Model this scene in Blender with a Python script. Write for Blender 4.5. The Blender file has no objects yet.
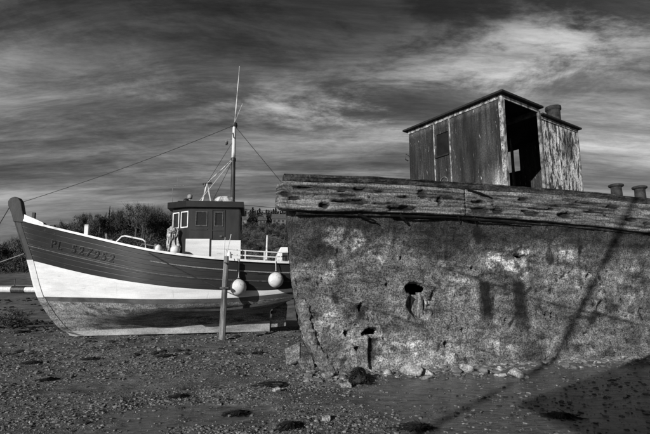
import bpy, math, random
import numpy as np
from mathutils import Vector, Matrix

random.seed(7)
RNG = np.random.default_rng(11)
scene = bpy.context.scene
COL = scene.collection

# ------------------------------------------------------------------ camera
PITCH = math.atan(68 / 433)
cam_data = bpy.data.cameras.new('camera')
cam_data.sensor_width = 36.0
cam_data.lens = 36.0 * 433 / 650
cam_data.clip_start = 0.05
cam_data.clip_end = 8000
cam = bpy.data.objects.new('camera', cam_data)
cam.location = (0, 0, 1.65)
cam.rotation_euler = (math.pi / 2 + PITCH, 0, 0)
COL.objects.link(cam)
scene.camera = cam

# ------------------------------------------------------------------ sun
SUN_EL = math.radians(18.5)
SUN_H = Vector((0.541, 0.841, 0)).normalized()          # horizontal way the light travels
LDIR = Vector((SUN_H.x * math.cos(SUN_EL), SUN_H.y * math.cos(SUN_EL), -math.sin(SUN_EL)))
sun_data = bpy.data.lights.new('sun', 'SUN')
sun_data.energy = 5.0
sun_data.angle = math.radians(0.4)
sun_data.color = (1.0, 0.995, 0.985)
sun = bpy.data.objects.new('sun', sun_data)
sun.rotation_euler = LDIR.to_track_quat('-Z', 'Y').to_euler()
sun.location = (-20, -30, 20)
COL.objects.link(sun)

# ------------------------------------------------------------------ world (black and white sky with streaked cloud)
world = bpy.data.worlds.new('World')
scene.world = world
world.use_nodes = True
wt = world.node_tree
wt.nodes.clear()
WN = wt.nodes


def wmath(op, a, b=None, c=None, clamp=False):
    n = WN.new('ShaderNodeMath'); n.operation = op; n.use_clamp = clamp
    for i, v in enumerate((a, b, c)):
        if v is None: continue
        if isinstance(v, (int, float)): n.inputs[i].default_value = v
        else: wt.links.new(v, n.inputs[i])
    return n.outputs[0]


def wrange(v, a, b, c, d, smooth=True):
    n = WN.new('ShaderNodeMapRange')
    n.interpolation_type = 'SMOOTHSTEP' if smooth else 'LINEAR'
    wt.links.new(v, n.inputs[0])
    for i, x in enumerate((a, b, c, d)): n.inputs[i + 1].default_value = x
    return n.outputs[0]


sky = WN.new('ShaderNodeTexSky')
sky.sky_type = 'NISHITA'
sky.sun_disc = False
sky.sun_elevation = SUN_EL
sky.sun_rotation = math.atan2(-SUN_H.x, -SUN_H.y)
sky.altitude = 0
sky.air_density = 1.0
sky.dust_density = 0.6
sep = WN.new('ShaderNodeSeparateColor'); wt.links.new(sky.outputs[0], sep.inputs[0])
red = sep.outputs[0]                                     # a red filter on black and white film
tc = WN.new('ShaderNodeTexCoord')
sx = WN.new('ShaderNodeSeparateXYZ'); wt.links.new(tc.outputs['Generated'], sx.inputs[0])
dx, dy, dz = sx.outputs
zz = wmath('ADD', wmath('MAXIMUM', dz, 0.0), 0.16)
px = wmath('DIVIDE', dx, zz); py = wmath('DIVIDE', dy, zz)


def wnoise(mx, my, rot, scale, detail, rough, dist, seed):
    cmb = WN.new('ShaderNodeCombineXYZ')
    wt.links.new(px, cmb.inputs[0]); wt.links.new(py, cmb.inputs[1]); cmb.inputs[2].default_value = seed
    mp = WN.new('ShaderNodeMapping')
    mp.inputs['Rotation'].default_value = (0, 0, rot)
    mp.inputs['Scale'].default_value = (mx, my, 1)
    wt.links.new(cmb.outputs[0], mp.inputs[0])
    n = WN.new('ShaderNodeTexNoise')
    n.inputs['Scale'].default_value = scale; n.inputs['Detail'].default_value = detail
    n.inputs['Roughness'].default_value = rough; n.inputs['Distortion'].default_value = dist
    wt.links.new(mp.outputs[0], n.inputs['Vector'])
    return n.outputs[0]


n_wrp = wnoise(0.5, 0.9, 0.2, 0.9, 2, 0.5, 0.0, 2.2)            # slow waviness of the fibres
px = wmath('ADD', px, wmath('MULTIPLY', wmath('SUBTRACT', n_wrp, 0.5), 0.5))
py = wmath('ADD', py, wmath('MULTIPLY', wmath('SUBTRACT', n_wrp, 0.5), 0.28))
n_big = wnoise(0.30, 1.0, 0.14, 0.95, 3, 0.5, 0.4, 3.1)       # broad banks
n_str = wnoise(0.17, 1.0, -0.10, 2.0, 12, 0.68, 0.25, 7.7)     # long streaks
n_fib = wnoise(0.26, 1.0, 0.24, 5.5, 12, 0.74, 0.3, 9.3)      # fibres
n_puf = wnoise(0.70, 1.0, 0.30, 2.4, 14, 0.66, 0.3, 4.4)      # torn puffs
band = wrange(n_big, 0.34, 0.66, 0.0, 1.0)
streak = wrange(n_str, 0.33, 0.68, 0.0, 1.0)
fib = wrange(n_fib, 0.30, 0.72, 0.66, 1.34)
nearh = wrange(dz, 0.02, 0.26, 0.25, 1.0)
fib = wmath('ADD', 1.0, wmath('MULTIPLY', wmath('SUBTRACT', fib, 1.0), nearh))
streak = wmath('ADD', 0.5, wmath('MULTIPLY', wmath('SUBTRACT', streak, 0.5), wrange(dz, 0.02, 0.30, 0.40, 1.0)))
puff = wrange(n_puf, 0.44, 0.62, 0.0, 1.0)
azi = wmath('ARCTAN2', dx, dy)
ele = wmath('ARCSINE', dz)


def bank(a0, e0, wa, we):
    q = wmath('ADD', wmath('POWER', wmath('ABSOLUTE', wmath('DIVIDE', wmath('SUBTRACT', azi, a0), wa)), 2.0), wmath('POWER', wmath('ABSOLUTE', wmath('DIVIDE', wmath('SUBTRACT', ele, e0), we)), 2.0))
    return wmath('EXPONENT', wmath('MULTIPLY', q, -1.0))


torn = wmath('MULTIPLY', puff, wmath('ADD', wmath('ADD', bank(0.50, 0.48, 0.30, 0.075), bank(0.10, 0.40, 0.40, 0.05)), 0.16))     # the bank of torn cloud above the cabin
cover = wmath('ADD', wmath('MULTIPLY', band, 0.55), wmath('MULTIPLY', streak, 0.75))
cover = wmath('MULTIPLY', cover, fib)
# the layer thins out overhead and thickens with distance, as any sheet of cirrus seen from below
lowf = wrange(dz, 0.20, 0.56, 1.16, 0.20)
hz = wrange(dz, 0.04, 0.22, 0.78, 1.0)
cover = wmath('MULTIPLY', cover, wmath('MULTIPLY', lowf, hz))
cover = wmath('ADD', cover, wmath('MULTIPLY', torn, wmath('MULTIPLY', fib, 0.92)))
clear = wmath('ADD', wmath('MULTIPLY', red, 0.22), 0.16)
cloud = wmath('MULTIPLY', cover, 1.95)
tot = wmath('ADD', clear, cloud)
tot = wmath('DIVIDE', wmath('MULTIPLY', tot, 1.25), wmath('ADD', 1.0, wmath('MULTIPLY', tot, 0.17)))     # bright cloud rolls off
tot = wmath('MULTIPLY', wmath('POWER', wmath('DIVIDE', tot, 1.62), 2.5), 1.40)     # hard print contrast
bg = WN.new('ShaderNodeBackground')
wt.links.new(tot, bg.inputs['Color'])
bg.inputs['Strength'].default_value = 0.1
wo = WN.new('ShaderNodeOutputWorld')
wt.links.new(bg.outputs[0], wo.inputs['Surface'])

# ------------------------------------------------------------------ view
scene.view_settings.view_transform = 'Standard'
scene.view_settings.look = 'None'
scene.view_settings.exposure = 0.0
scene.view_settings.gamma = 1.0
scene.view_settings.use_curve_mapping = False
scene.render.resolution_x = 1024
scene.render.resolution_y = 684
scene.cycles.max_bounces = 6


# ------------------------------------------------------------------ helpers
def smooth01(x):
    x = np.clip(x, 0, 1); return x * x * (3 - 2 * x)


def hash3(ix, iy, iz, seed):
    h = (ix.astype(np.int64) * 374761393 + iy.astype(np.int64) * 668265263 + iz.astype(np.int64) * 2147483647 + seed * 1274126177) & 0xFFFFFFFF
    h = ((h ^ (h >> 13)) * 1274126177) & 0xFFFFFFFF
    h = (h ^ (h >> 16)) & 0xFFFFFF
    return h / float(0xFFFFFF)


def vnoise(x, y, z=0.0, seed=0):
    x = np.asarray(x, float); y = np.asarray(y, float); z = np.asarray(z, float) + np.zeros_like(x)
    x, y = np.broadcast_arrays(x, y)
    ix, iy, iz = np.floor(x), np.floor(y), np.floor(z)
    fx, fy, fz = smooth01(x - ix), smooth01(y - iy), smooth01(z - iz)
    r = 0
    for a in (0, 1):
        for b in (0, 1):
            for c in (0, 1):
                w = (fx if a else 1 - fx) * (fy if b else 1 - fy) * (fz if c else 1 - fz)
                r = r + w * hash3(ix + a, iy + b, iz + c, seed)
    return r


def fbm(x, y, z=0.0, oct=4, seed=0, gain=0.5):
    t = 0; amp = 1; tot = 0
    for o in range(oct):
        t = t + amp * (vnoise(x * 2 ** o, y * 2 ** o, np.asarray(z) * 2 ** o, seed + o * 17) - 0.5)
        tot += amp; amp *= gain
    return t / tot * 2


def pchip(xs, ys):
    xs = np.array(xs, float); ys = np.array(ys, float)
    h = np.diff(xs); dl = np.diff(ys) / h
    m = np.zeros_like(xs); m[0] = dl[0]; m[-1] = dl[-1]
    for i in range(1, len(xs) - 1):
        if dl[i - 1] * dl[i] > 0:
            w1 = 2 * h[i] + h[i - 1]; w2 = h[i] + 2 * h[i - 1]
            m[i] = (w1 + w2) / (w1 / dl[i - 1] + w2 / dl[i])

    def f(x):
        x = np.asarray(x, float); xc = np.clip(x, xs[0], xs[-1])
        i = np.clip(np.searchsorted(xs, xc, side='right') - 1, 0, len(xs) - 2)
        t = (xc - xs[i]) / h[i]
        return ((2 * t ** 3 - 3 * t ** 2 + 1) * ys[i] + (t ** 3 - 2 * t ** 2 + t) * h[i] * m[i]
                + (-2 * t ** 3 + 3 * t ** 2) * ys[i + 1] + (t ** 3 - t ** 2) * h[i] * m[i + 1])
    return f


def mesh(name, verts, faces, material=None, parent=None, smooth=False, attrs=None, loc=None):
    me = bpy.data.meshes.new(name)
    me.from_pydata([tuple(v) for v in verts], [], [tuple(f) for f in faces])
    if attrs:
        for k, v in attrs.items():
            a = me.attributes.new(k, 'FLOAT', 'POINT'); a.data.foreach_set('value', np.asarray(v, np.float32))
    if smooth:
        me.polygons.foreach_set('use_smooth', [True] * len(me.polygons))
    me.update()
    o = bpy.data.objects.new(name, me); COL.objects.link(o)
    if material: me.materials.append(material)
    if parent: o.parent = parent
    if loc: o.location = loc
    return o


def bigmesh(name, V, F, material, parent=None, smooth=False, attrs=None):
    """numpy arrays: V (n,3), F (m,k) all of one size"""
    me = bpy.data.meshes.new(name)
    V = np.asarray(V, np.float32); F = np.asarray(F, np.int32)
    k = F.shape[1]
    me.vertices.add(len(V)); me.vertices.foreach_set('co', V.ravel())
    me.loops.add(F.size); me.loops.foreach_set('vertex_index', F.ravel())
    me.polygons.add(len(F)); me.polygons.foreach_set('loop_start', np.arange(0, F.size, k, dtype=np.int32))
    me.polygons.foreach_set('use_smooth', np.full(len(F), smooth))
    if attrs:
        for kk, v in attrs.items():
            a = me.attributes.new(kk, 'FLOAT', 'POINT'); a.data.foreach_set('value', np.asarray(v, np.float32).ravel())
    me.update(calc_edges=True); me.validate()
    o = bpy.data.objects.new(name, me); COL.objects.link(o)
    if material: me.materials.append(material)
    if parent: o.parent = parent
    return o


def gridfaces(nu, nv, closeu=False, flip=False):
    """vertex index = i*nv + j"""
    iu = np.arange(nu if closeu else nu - 1); jv = np.arange(nv - 1)
    I, J = np.meshgrid(iu, jv, indexing='ij'); I2 = (I + 1) % nu
    F = np.stack([I * nv + J, I2 * nv + J, I2 * nv + J + 1, I * nv + J + 1], -1).reshape(-1, 4)
    return F[:, ::-1] if flip else F


def empty(name, loc=(0, 0, 0), rz=0.0):
    o = bpy.data.objects.new(name, None); o.location = loc; o.rotation_euler = (0, 0, rz)
    o.empty_display_size = 0.2
    COL.objects.link(o); return o


def tag(o, label=None, cat=None, group=None, kind=None):
    if label: o['label'] = label
    if cat: o['category'] = cat
    if group: o['group'] = group
    if kind: o['kind'] = kind
    return o


class MB:
    """collects boxes, tubes and lathes into one mesh"""
    def __init__(s): s.v = []; s.f = []

    def add(s, v, f):
        b = len(s.v); s.v += [tuple(map(float, p)) for p in v]; s.f += [tuple(b + i for i in q) for q in f]; return s

    def box(s, c, d, rot=None, jit=0.0):
        pts = []
        for z in (-1, 1):
            for y in (-1, 1):
                for x in (-1, 1):
                    p = Vector((x * d[0] / 2, y * d[1] / 2, z * d[2] / 2))
                    if jit: p += Vector((random.uniform(-jit, jit), random.uniform(-jit, jit), random.uniform(-jit, jit)))
                    if rot is not None: p = rot @ p
                    pts.append(p + Vector(c))
        return s.add(pts, [(0, 2, 3, 1), (4, 5, 7, 6), (0, 1, 5, 4), (2, 6, 7, 3), (0, 4, 6, 2), (1, 3, 7, 5)])

    def tube(s, pts, r, n=8, caps=True):
        pts = [Vector(p) for p in pts]
        rs = r if isinstance(r, (list, tuple)) else [r] * len(pts)
        V = []; F = []
        up = Vector((0, 0, 1))
        for i, p in enumerate(pts):
            t = (pts[min(i + 1, len(pts) - 1)] - pts[max(i - 1, 0)]).normalized()
            a = t.cross(up)
            if a.length < 0.1: a = t.cross(Vector((0, 1, 0)))
            a.normalize(); b = t.cross(a)
            for k in range(n):
                an = 2 * math.pi * k / n
                V.append(p + (a * math.cos(an) + b * math.sin(an)) * rs[i])
        for i in range(len(pts) - 1):
            for k in range(n):
                F.append((i * n + k, i * n + (k + 1) % n, (i + 1) * n + (k + 1) % n, (i + 1) * n + k))
        if caps:
            F.append(tuple(range(n - 1, -1, -1))); F.append(tuple((len(pts) - 1) * n + k for k in range(n)))
        return s.add(V, F)

    def lathe(s, prof, c=(0, 0, 0), n=20, rot=None):
        V = []; F = []
        for r, z in prof:
            for k in range(n):
                an = 2 * math.pi * k / n
                p = Vector((r * math.cos(an), r * math.sin(an), z))
                if rot is not None: p = rot @ p
                V.append(p + Vector(c))
        for i in range(len(prof) - 1):
            for k in range(n):
                F.append((i * n + k, i * n + (k + 1) % n, (i + 1) * n + (k + 1) % n, (i + 1) * n + k))
        F.append(tuple(range(n - 1, -1, -1))); F.append(tuple((len(prof) - 1) * n + k for k in range(n)))
        return s.add(V, F)

    def prism(s, poly, axis_vec):
        """poly: list of 3D points, extruded along axis_vec"""
        n = len(poly); a = Vector(axis_vec)
        V = [Vector(p) for p in poly] + [Vector(p) + a for p in poly]
        F = [tuple(range(n - 1, -1, -1)), tuple(range(n, 2 * n))] + [(i, (i + 1) % n, n + (i + 1) % n, n + i) for i in range(n)]
        return s.add(V, F)

    def build(s, name, material, parent=None, smooth=False, bevel=0.0):
        o = mesh(name, s.v, s.f, material, parent, smooth)
        if bevel:
            m = o.modifiers.new('bevel', 'BEVEL'); m.width = bevel; m.segments = 2; m.limit_method = 'ANGLE'
        if smooth:
            m = o.modifiers.new('split', 'EDGE_SPLIT'); m.split_angle = math.radians(50)
        return o


# ------------------------------------------------------------------ materials (a black and white place: every tone is a grey)
def mk(name, dark, light, scale=3.0, stretch=(1, 1, 1), edge=(0.35, 0.65), rough=0.85, bump=0.0, bscale=None,
       fine=0.0, fscale=60.0, tone=False, detail=8, dist=0.0, spec=0.3, nrough=0.6, second=None, metal=0.0, bstretch=None, frange=(0.3, 0.7), third=None):
    m = bpy.data.materials.new(name); m.use_nodes = True
    t = m.node_tree; N = t.nodes; L = t.links
    bs = N['Principled BSDF']
    co = N.new('ShaderNodeTexCoord').outputs['Object']

    def noise(sc, st, det, rg, ds=0.0):
        mp = N.new('ShaderNodeMapping'); mp.inputs['Scale'].default_value = st; L.new(co, mp.inputs[0])
        n = N.new('ShaderNodeTexNoise'); n.inputs['Scale'].default_value = sc; n.inputs['Detail'].default_value = det
        n.inputs['Roughness'].default_value = rg; n.inputs['Distortion'].default_value = ds
        L.new(mp.outputs[0], n.inputs['Vector']); return n.outputs[0]

    def rng(v, a, b, c, d):
        r = N.new('ShaderNodeMapRange'); L.new(v, r.inputs[0])
        for i, x in enumerate((a, b)): r.inputs[i + 1].default_value = x
        for i, x in enumerate((c, d)):
            if isinstance(x, (int, float)): r.inputs[i + 3].default_value = x
            else: L.new(x, r.inputs[i + 3])
        return r.outputs[0]

    def mth(op, a, b):
        n = N.new('ShaderNodeMath'); n.operation = op
        for i, v in enumerate((a, b)):
            if isinstance(v, (int, float)): n.inputs[i].default_value = v
            else: L.new(v, n.inputs[i])
        return n.outputs[0]
    base = noise(scale, stretch, detail, nrough, dist)
    val = rng(base, edge[0], edge[1], dark, light)
    if second:   # (scale, stretch, edge0, edge1, value): another coat on top
        s2 = noise(second[0], second[1], 8, 0.65, 0.3)
        val = rng(s2, second[2], second[3], val, second[4])
    if third:
        s3 = noise(third[0], third[1], 8, 0.65, 0.3)
        val = rng(s3, third[2], third[3], val, third[4])
    if fine:
        fv = noise(fscale, (1, 1, 1), 3, 0.6)
        val = mth('MULTIPLY', val, rng(fv, frange[0], frange[1], 1 - fine, 1 + fine))
    if tone:
        at = N.new('ShaderNodeAttribute'); at.attribute_name = 'tone'
        val = mth('MULTIPLY', val, at.outputs['Fac'])
    val = mth('MINIMUM', val, 0.82)
    L.new(val, bs.inputs['Base Color'])
    bs.inputs['Roughness'].default_value = rough
    bs.inputs['Specular IOR Level'].default_value = spec
    bs.inputs['Metallic'].default_value = metal
    if bump:
        bp = N.new('ShaderNodeBump'); bp.inputs['Distance'].default_value = bump; bp.inputs['Strength'].default_value = 1.0
        L.new(noise(bscale or scale * 4, bstretch or stretch, 5, 0.65), bp.inputs['Height']); L.new(bp.outputs[0], bs.inputs['Normal'])
    return m


M = {}
M['concrete'] = mk('encrusted_hull', 0.016, 0.17, 3.0, (0.55, 1, 1.3), edge=(0.38, 0.64), rough=0.92, bump=0.016, bscale=36, fine=0.75, fscale=38, frange=(0.36, 0.64), tone=True, nrough=0.80, detail=12,
                   second=(11.0, (1, 1, 0.5), 0.60, 0.66, 0.010))
M['hull_dark'] = mk('hull_inside', 0.015, 0.04, 3)
M['beam'] = mk('weathered_timber', 0.018, 0.25, 3.6, (0.28, 1.6, 3.0), (0.38, 0.62), 0.9, 0.030, 8, fine=0.75, fscale=30, tone=True, bstretch=(0.16, 1, 2.4), nrough=0.78,
               second=(5.0, (0.22, 1.5, 3.2), 0.58, 0.66, 0.02))
M['cap'] = mk('dark_cap_timber', 0.008, 0.075, 9, (0.4, 1, 1), (0.38, 0.68), 0.9, 0.03, 26, fine=0.8, fscale=28)
M['wall_dark'] = mk('old_dark_paint', 0.010, 0.045, 2.6, (2.2, 2.2, 0.25), (0.38, 0.64), 0.75, 0.008, 12, fine=0.5, fscale=26, tone=True,
                    second=(5.0, (3.4, 3.4, 0.16), 0.60, 0.70, 0.12), third=(9.0, (2.0, 2.0, 0.45), 0.63, 0.69, 0.30))
M['wall_white'] = mk('flaking_white_paint', 0.015, 0.09, 5.0, (1, 1, 0.5), (0.35, 0.7), 0.8, 0.012, 18, tone=True,
                     second=(6.5, (1.6, 1.6, 0.42), 0.45, 0.52, 0.56), third=(14.0, (1.2, 1.2, 0.6), 0.56, 0.61, 0.05), fine=0.5, fscale=26)
M['rivet_edge'] = mk('pale_edge_iron', 0.06, 0.42, 9, (1, 1, 0.6), (0.40, 0.62), 0.8, 0.006, 25, fine=0.5, fscale=50)
M['iron'] = mk('rusted_iron', 0.025, 0.11, 7, edge=(0.35, 0.68), rough=0.8, bump=0.008, bscale=25, fine=0.4)
M['iron_dark'] = mk('dark_iron', 0.010, 0.050, 7, edge=(0.35, 0.68), rough=0.75, bump=0.008, bscale=25, fine=0.4)
M['iron_pale'] = mk('pale_rusted_iron', 0.05, 0.28, 6, edge=(0.4, 0.62), rough=0.8, bump=0.006, bscale=25, fine=0.3)
M['roof_black'] = mk('black_roof_felt', 0.008, 0.022, 5, rough=0.75, bump=0.004, bscale=18)
M['inner_plate'] = mk('inner_plate', 0.02, 0.30, 6, (2.2, 2.2, 0.30), (0.40, 0.62), 0.9, 0.02, 18, fine=0.7, fscale=30, nrough=0.75)
M['topside'] = mk('dark_topside_paint', 0.014, 0.024, 2.4, (0.3, 1, 1.5), (0.3, 0.7), 0.42, 0.002, 12, fine=0.15, fscale=40,
                  second=(5.5, (0.18, 1, 2.4), 0.64, 0.74, 0.085), third=(7.0, (1.8, 1, 0.14), 0.66, 0.78, 0.06), spec=0.3)
M['white_paint'] = mk('white_boat_paint', 0.48, 0.66, 2.0, (0.2, 1, 2.5), (0.3, 0.6), 0.5, 0.002, 14, fine=0.07, fscale=30,
                      second=(4.2, (0.22, 1, 2.2), 0.62, 0.76, 0.34), third=(6.0, (1.6, 1, 0.16), 0.64, 0.78, 0.26))
M['boot'] = mk('boot_stripe', 0.03, 0.09, 4, (0.3, 1, 1), rough=0.7, fine=0.3)
M['bottom'] = mk('scuffed_antifouling', 0.03, 0.26, 3.4, (0.34, 1, 1.5), (0.38, 0.64), 0.85, 0.010, 16, fine=0.75, fscale=26, nrough=0.75)
M['keel'] = mk('pale_keel', 0.10, 0.36, 3.0, (0.3, 1, 1.2), (0.3, 0.65), 0.85, 0.006, 18, fine=0.3, fscale=30)
M['stem'] = mk('stem_timber', 0.014, 0.034, 5, (1, 1, 0.4), rough=0.6, bump=0.004, bscale=16)
M['rail'] = mk('white_rail_paint', 0.36, 0.68, 6, (0.3, 1, 1), (0.3, 0.5), 0.5, second=(9, (0.4, 1, 1), 0.64, 0.72, 0.15))
M['house_dark'] = mk('wheelhouse_paint', 0.014, 0.026, 3, (1, 1, 0.5), rough=0.45, bump=0.002, bscale=10, fine=0.12)
M['black'] = mk('black_paint', 0.004, 0.010, 4, rough=0.5)
M['letter'] = mk('black_letter_paint', 0.002, 0.014, 12, rough=0.45)
M['letter_edge'] = mk('grey_letter_shade', 0.02, 0.09, 14, rough=0.5)
M['rope'] = mk('grey_rope', 0.10, 0.22, 30, rough=0.95)
M['wire'] = mk('dark_wire', 0.01, 0.03, 10, rough=0.6)
M['white_rope'] = mk('pale_rope', 0.40, 0.62, 30, rough=0.95)
M['fender'] = mk('white_fender_rubber', 0.42, 0.66, 5, edge=(0.3, 0.6), rough=0.5, second=(7, (1, 1, 1), 0.58, 0.68, 0.24), third=(12, (1, 1, 0.3), 0.6, 0.72, 0.2))
M['mast_white'] = mk('white_mast_paint', 0.16, 0.55, 6, (1, 1, 0.3), (0.35, 0.55), 0.5)
M['mast_dark'] = mk('dark_mast', 0.02, 0.06, 6, (1, 1, 0.3), rough=0.5)
M['post'] = mk('old_post_timber', 0.03, 0.25, 6, (1.5, 1.5, 0.18), (0.35, 0.62), 0.9, 0.008, 18, fine=0.3, bstretch=(2, 2, 0.2))
M['cloth'] = mk('white_oilskin', 0.07, 0.50, 7, edge=(0.38, 0.58), rough=0.7, bump=0.02, bscale=14, fine=0.3)
M['stone'] = mk('pale_stone', 0.09, 0.46, 7, edge=(0.34, 0.66), rough=0.9, bump=0.02, bscale=26, fine=0.6, fscale=34, nrough=0.75)
M['stone_mid'] = mk('grey_stone', 0.06, 0.20, 6, edge=(0.3, 0.7), rough=0.9, bump=0.012, bscale=22, fine=0.35)
M['slab'] = mk('concrete_slab', 0.04, 0.26, 9, edge=(0.36, 0.66), rough=0.95, bump=0.04, bscale=22, fine=0.8, fscale=26, nrough=0.8)
M['weed'] = mk('wet_seaweed', 0.006, 0.028, 9, edge=(0.3, 0.7), rough=0.45, bump=0.02, bscale=30, spec=0.35)
M['pebble'] = mk('shore_pebbles', 0.014, 0.29, 17, edge=(0.38, 0.72), rough=0.7, fine=0.3, fscale=80, detail=4)
M['leaf'] = mk('dark_leaves', 0.016, 0.060, 0.35, edge=(0.35, 0.7), rough=0.8)
M['leaf2'] = mk('twig_leaves', 0.050, 0.13, 0.35, edge=(0.35, 0.7), rough=0.85)
M['conifer'] = mk('conifer_needles', 0.012, 0.035, 0.6, rough=0.85)
M['scrub'] = mk('hill_scrub', 0.018, 0.11, 0.22, edge=(0.38, 0.68), rough=0.9, fine=0.5, fscale=2.5)
M['bark'] = mk('bark', 0.03, 0.08, 4, rough=0.9)
M['house_wall'] = mk('far_house_render', 0.06, 0.12, 1, rough=0.8)
M['house_roof'] = mk('far_slate', 0.05, 0.09, 2, rough=0.8)
M['window_dark'] = mk('far_window', 0.015, 0.03, 2, rough=0.3)
gl = bpy.data.materials.new('window_glass'); gl.use_nodes = True
b = gl.node_tree.nodes['Principled BSDF']
b.inputs['Base Color'].default_value = (0.02, 0.02, 0.02, 1); b.inputs['Roughness'].default_value = 0.06
b.inputs['Specular IOR Level'].default_value = 0.5; b.inputs['Alpha'].default_value = 0.75
M['glass'] = gl


# ------------------------------------------------------------------ terrain
def hill(x, y):
    x = np.asarray(x, float); y = np.asarray(y, float)
    flat = 0.05 * fbm(x * 0.35, y * 0.35, 0, 3, 5)
    bank = 0.55 * smooth01((y - 22) / 20.0) + 3.2 * smooth01((y - 58) / 32.0)
    az = x / np.maximum(y, 5.0)
    up = 5.0 + 13.0 * smooth01((az + 0.80) / 0.26)
    rise = up * smooth01((y - 78) / 75.0)
    und = fbm(x * 0.02, y * 0.02, 0, 3, 9) * 2.0 * smooth01((y - 70) / 40)
    dip = -0.30 * smooth01((y - 17) / 6) * (1 - smooth01((y - 24) / 9))
    return flat + bank + rise + und + dip


def near_relief(x, y):
    m = np.exp(-((np.maximum(0, np.abs(x) - 10)) / 4) ** 2) * (1 - smooth01((y - 18) / 5))
    r = 0.045 * fbm(x * 0.9, y * 1.3, 0, 4, 21) + 0.022 * fbm(x * 4, y * 6, 0, 3, 22)
    # wet runnel in front of the wreck is smoother
    wet = wetness(x, y)
    rough_zone = smooth01((y - 9.5) / 3.0) * (1 - smooth01((x - 0.0) / 2.0))
    r = r * (1 - 0.65 * wet) + rough_zone * 0.05 * fbm(x * 1.6, y * 2.2, 0, 4, 31)
    return m * r - 0.03 * wet


def wetness(x, y):
    pud = smooth01((fbm(x * 0.55, y * 1.3, 0, 4, 46) - 0.20) / 0.12) * 0.9 * smooth01((x + 6) / 4)
    return np.maximum(wet_run(x, y), pud * (y < 13))


def wet_run(x, y):
    e = fbm(x * 0.9, y * 0.9, 0, 3, 44) * 0.8
    return smooth01((x - 0.2 + e) / 1.6) * smooth01((8.5 + 0.22 * x - y + 0.6 * e) / 0.9)


gx = np.unique(np.concatenate([-np.geomspace(9.5, 1600, 70), np.arange(-9.5, 9.5, 0.055), np.geomspace(9.5, 1600, 70)]))
gy = np.unique(np.concatenate([np.linspace(-60, -4, 20), np.arange(-4, 4.2, 0.4), np.arange(4.2, 11, 0.05), np.arange(11, 20, 0.10), 20 * np.geomspace(1, 120, 130)]))
GX, GY = np.meshgrid(gx, gy, indexing='ij')
GZ = hill(GX, GY) + near_relief(GX, GY)


def ground_z(x, y):
    return float(hill(np.array([x]), np.array([y]))[0] + near_relief(np.array([x]), np.array([y]))[0])


gm = bpy.data.materials.new('shore_mud'); gm.use_nodes = True
t = gm.node_tree; N = t.nodes; Lk = t.links
bs = N['Principled BSDF']
co = N.new('ShaderNodeTexCoord').outputs['Object']


def gn(sc, det, rg, st=(1, 1, 1)):
    mp = N.new('ShaderNodeMapping'); mp.inputs['Scale'].default_value = st; Lk.new(co, mp.inputs[0])
    n = N.new('ShaderNodeTexNoise'); n.inputs['Scale'].default_value = sc; n.inputs['Detail'].default_value = det; n.inputs['Roughness'].default_value = rg
    Lk.new(mp.outputs[0], n.inputs['Vector']); return n.outputs[0]


def gr(v, a, b, c, d):
    r = N.new('ShaderNodeMapRange'); Lk.new(v, r.inputs[0])
    for i, x in enumerate((a, b, c, d)):
        if isinstance(x, (int, float)): r.inputs[i + 1].default_value = x
        else: Lk.new(x, r.inputs[i + 1])
    return r.outputs[0]


def gmul(a, b):
    n = N.new('ShaderNodeMath'); n.operation = 'MULTIPLY'
    for i, v in enumerate((a, b)):
        if isinstance(v, (int, float)): n.inputs[i].default_value = v
        else: Lk.new(v, n.inputs[i])
    return n.outputs[0]


wet_at = N.new('ShaderNodeAttribute'); wet_at.attribute_name = 'wet'
far_at = N.new('ShaderNodeAttribute'); far_at.attribute_name = 'far'
mud = gmul(gr(gn(0.8, 6, 0.65), 0.34, 0.66, 0.05, 0.17), gr(gn(55, 3, 0.7), 0.35, 0.65, 0.30, 1.75))
mud = gmul(mud, gr(gn(7, 5, 0.7, (0.6, 1.4, 1)), 0.34, 0.66, 0.45, 1.6))
grass = gmul(gr(gn(0.10, 5, 0.6, (1, 0.35, 1)), 0.36, 0.64, 0.05, 0.16), gr(gn(1.4, 4, 0.7, (0.5, 1, 1)), 0.35, 0.65, 0.5, 1.5))
wetc = gr(gn(14, 5, 0.65, (0.5, 1.4, 1)), 0.38, 0.62, 0.034, 0.13)
v1 = gr(wet_at.outputs['Fac'], 0.0, 1.0, mud, wetc)
v2 = gr(far_at.outputs['Fac'], 0.0, 1.0, v1, grass)
Lk.new(v2, bs.inputs['Base Color'])
wr = gr(gn(6, 5, 0.6, (0.6, 1.5, 1)), 0.36, 0.64, 0.08, 0.36)
Lk.new(gr(wet_at.outputs['Fac'], 0.0, 1.0, 0.85, wr), bs.inputs['Roughness'])
Lk.new(gr(wet_at.outputs['Fac'], 0.0, 1.0, 0.3, 0.5), bs.inputs['Specular IOR Level'])
bp = N.new('ShaderNodeBump'); bp.inputs['Strength'].default_value = 1.0
Lk.new(gr(wet_at.outputs['Fac'], 0.0, 1.0, 0.030, 0.006), bp.inputs['Distance'])
Lk.new(gr(wet_at.outputs['Fac'], 0.0, 1.0, gn(42, 5, 0.7), gn(16, 6, 0.68, (0.45, 1.6, 1))), bp.inputs['Height']); Lk.new(bp.outputs[0], bs.inputs['Normal'])

ground = bigmesh('ground', np.stack([GX, GY, GZ], -1).reshape(-1, 3), gridfaces(len(gx), len(gy)), gm, None, True,
                 {'wet': wetness(GX, GY) * (GY < 14), 'far': smooth01((GY - 45 + 6 * fbm(GX * 0.06, GY * 0.06, 0, 3, 3)) / 14)})
tag(ground, 'dark pebbly mud shore rising to a wooded far bank', 'shore', kind='structure')

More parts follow.
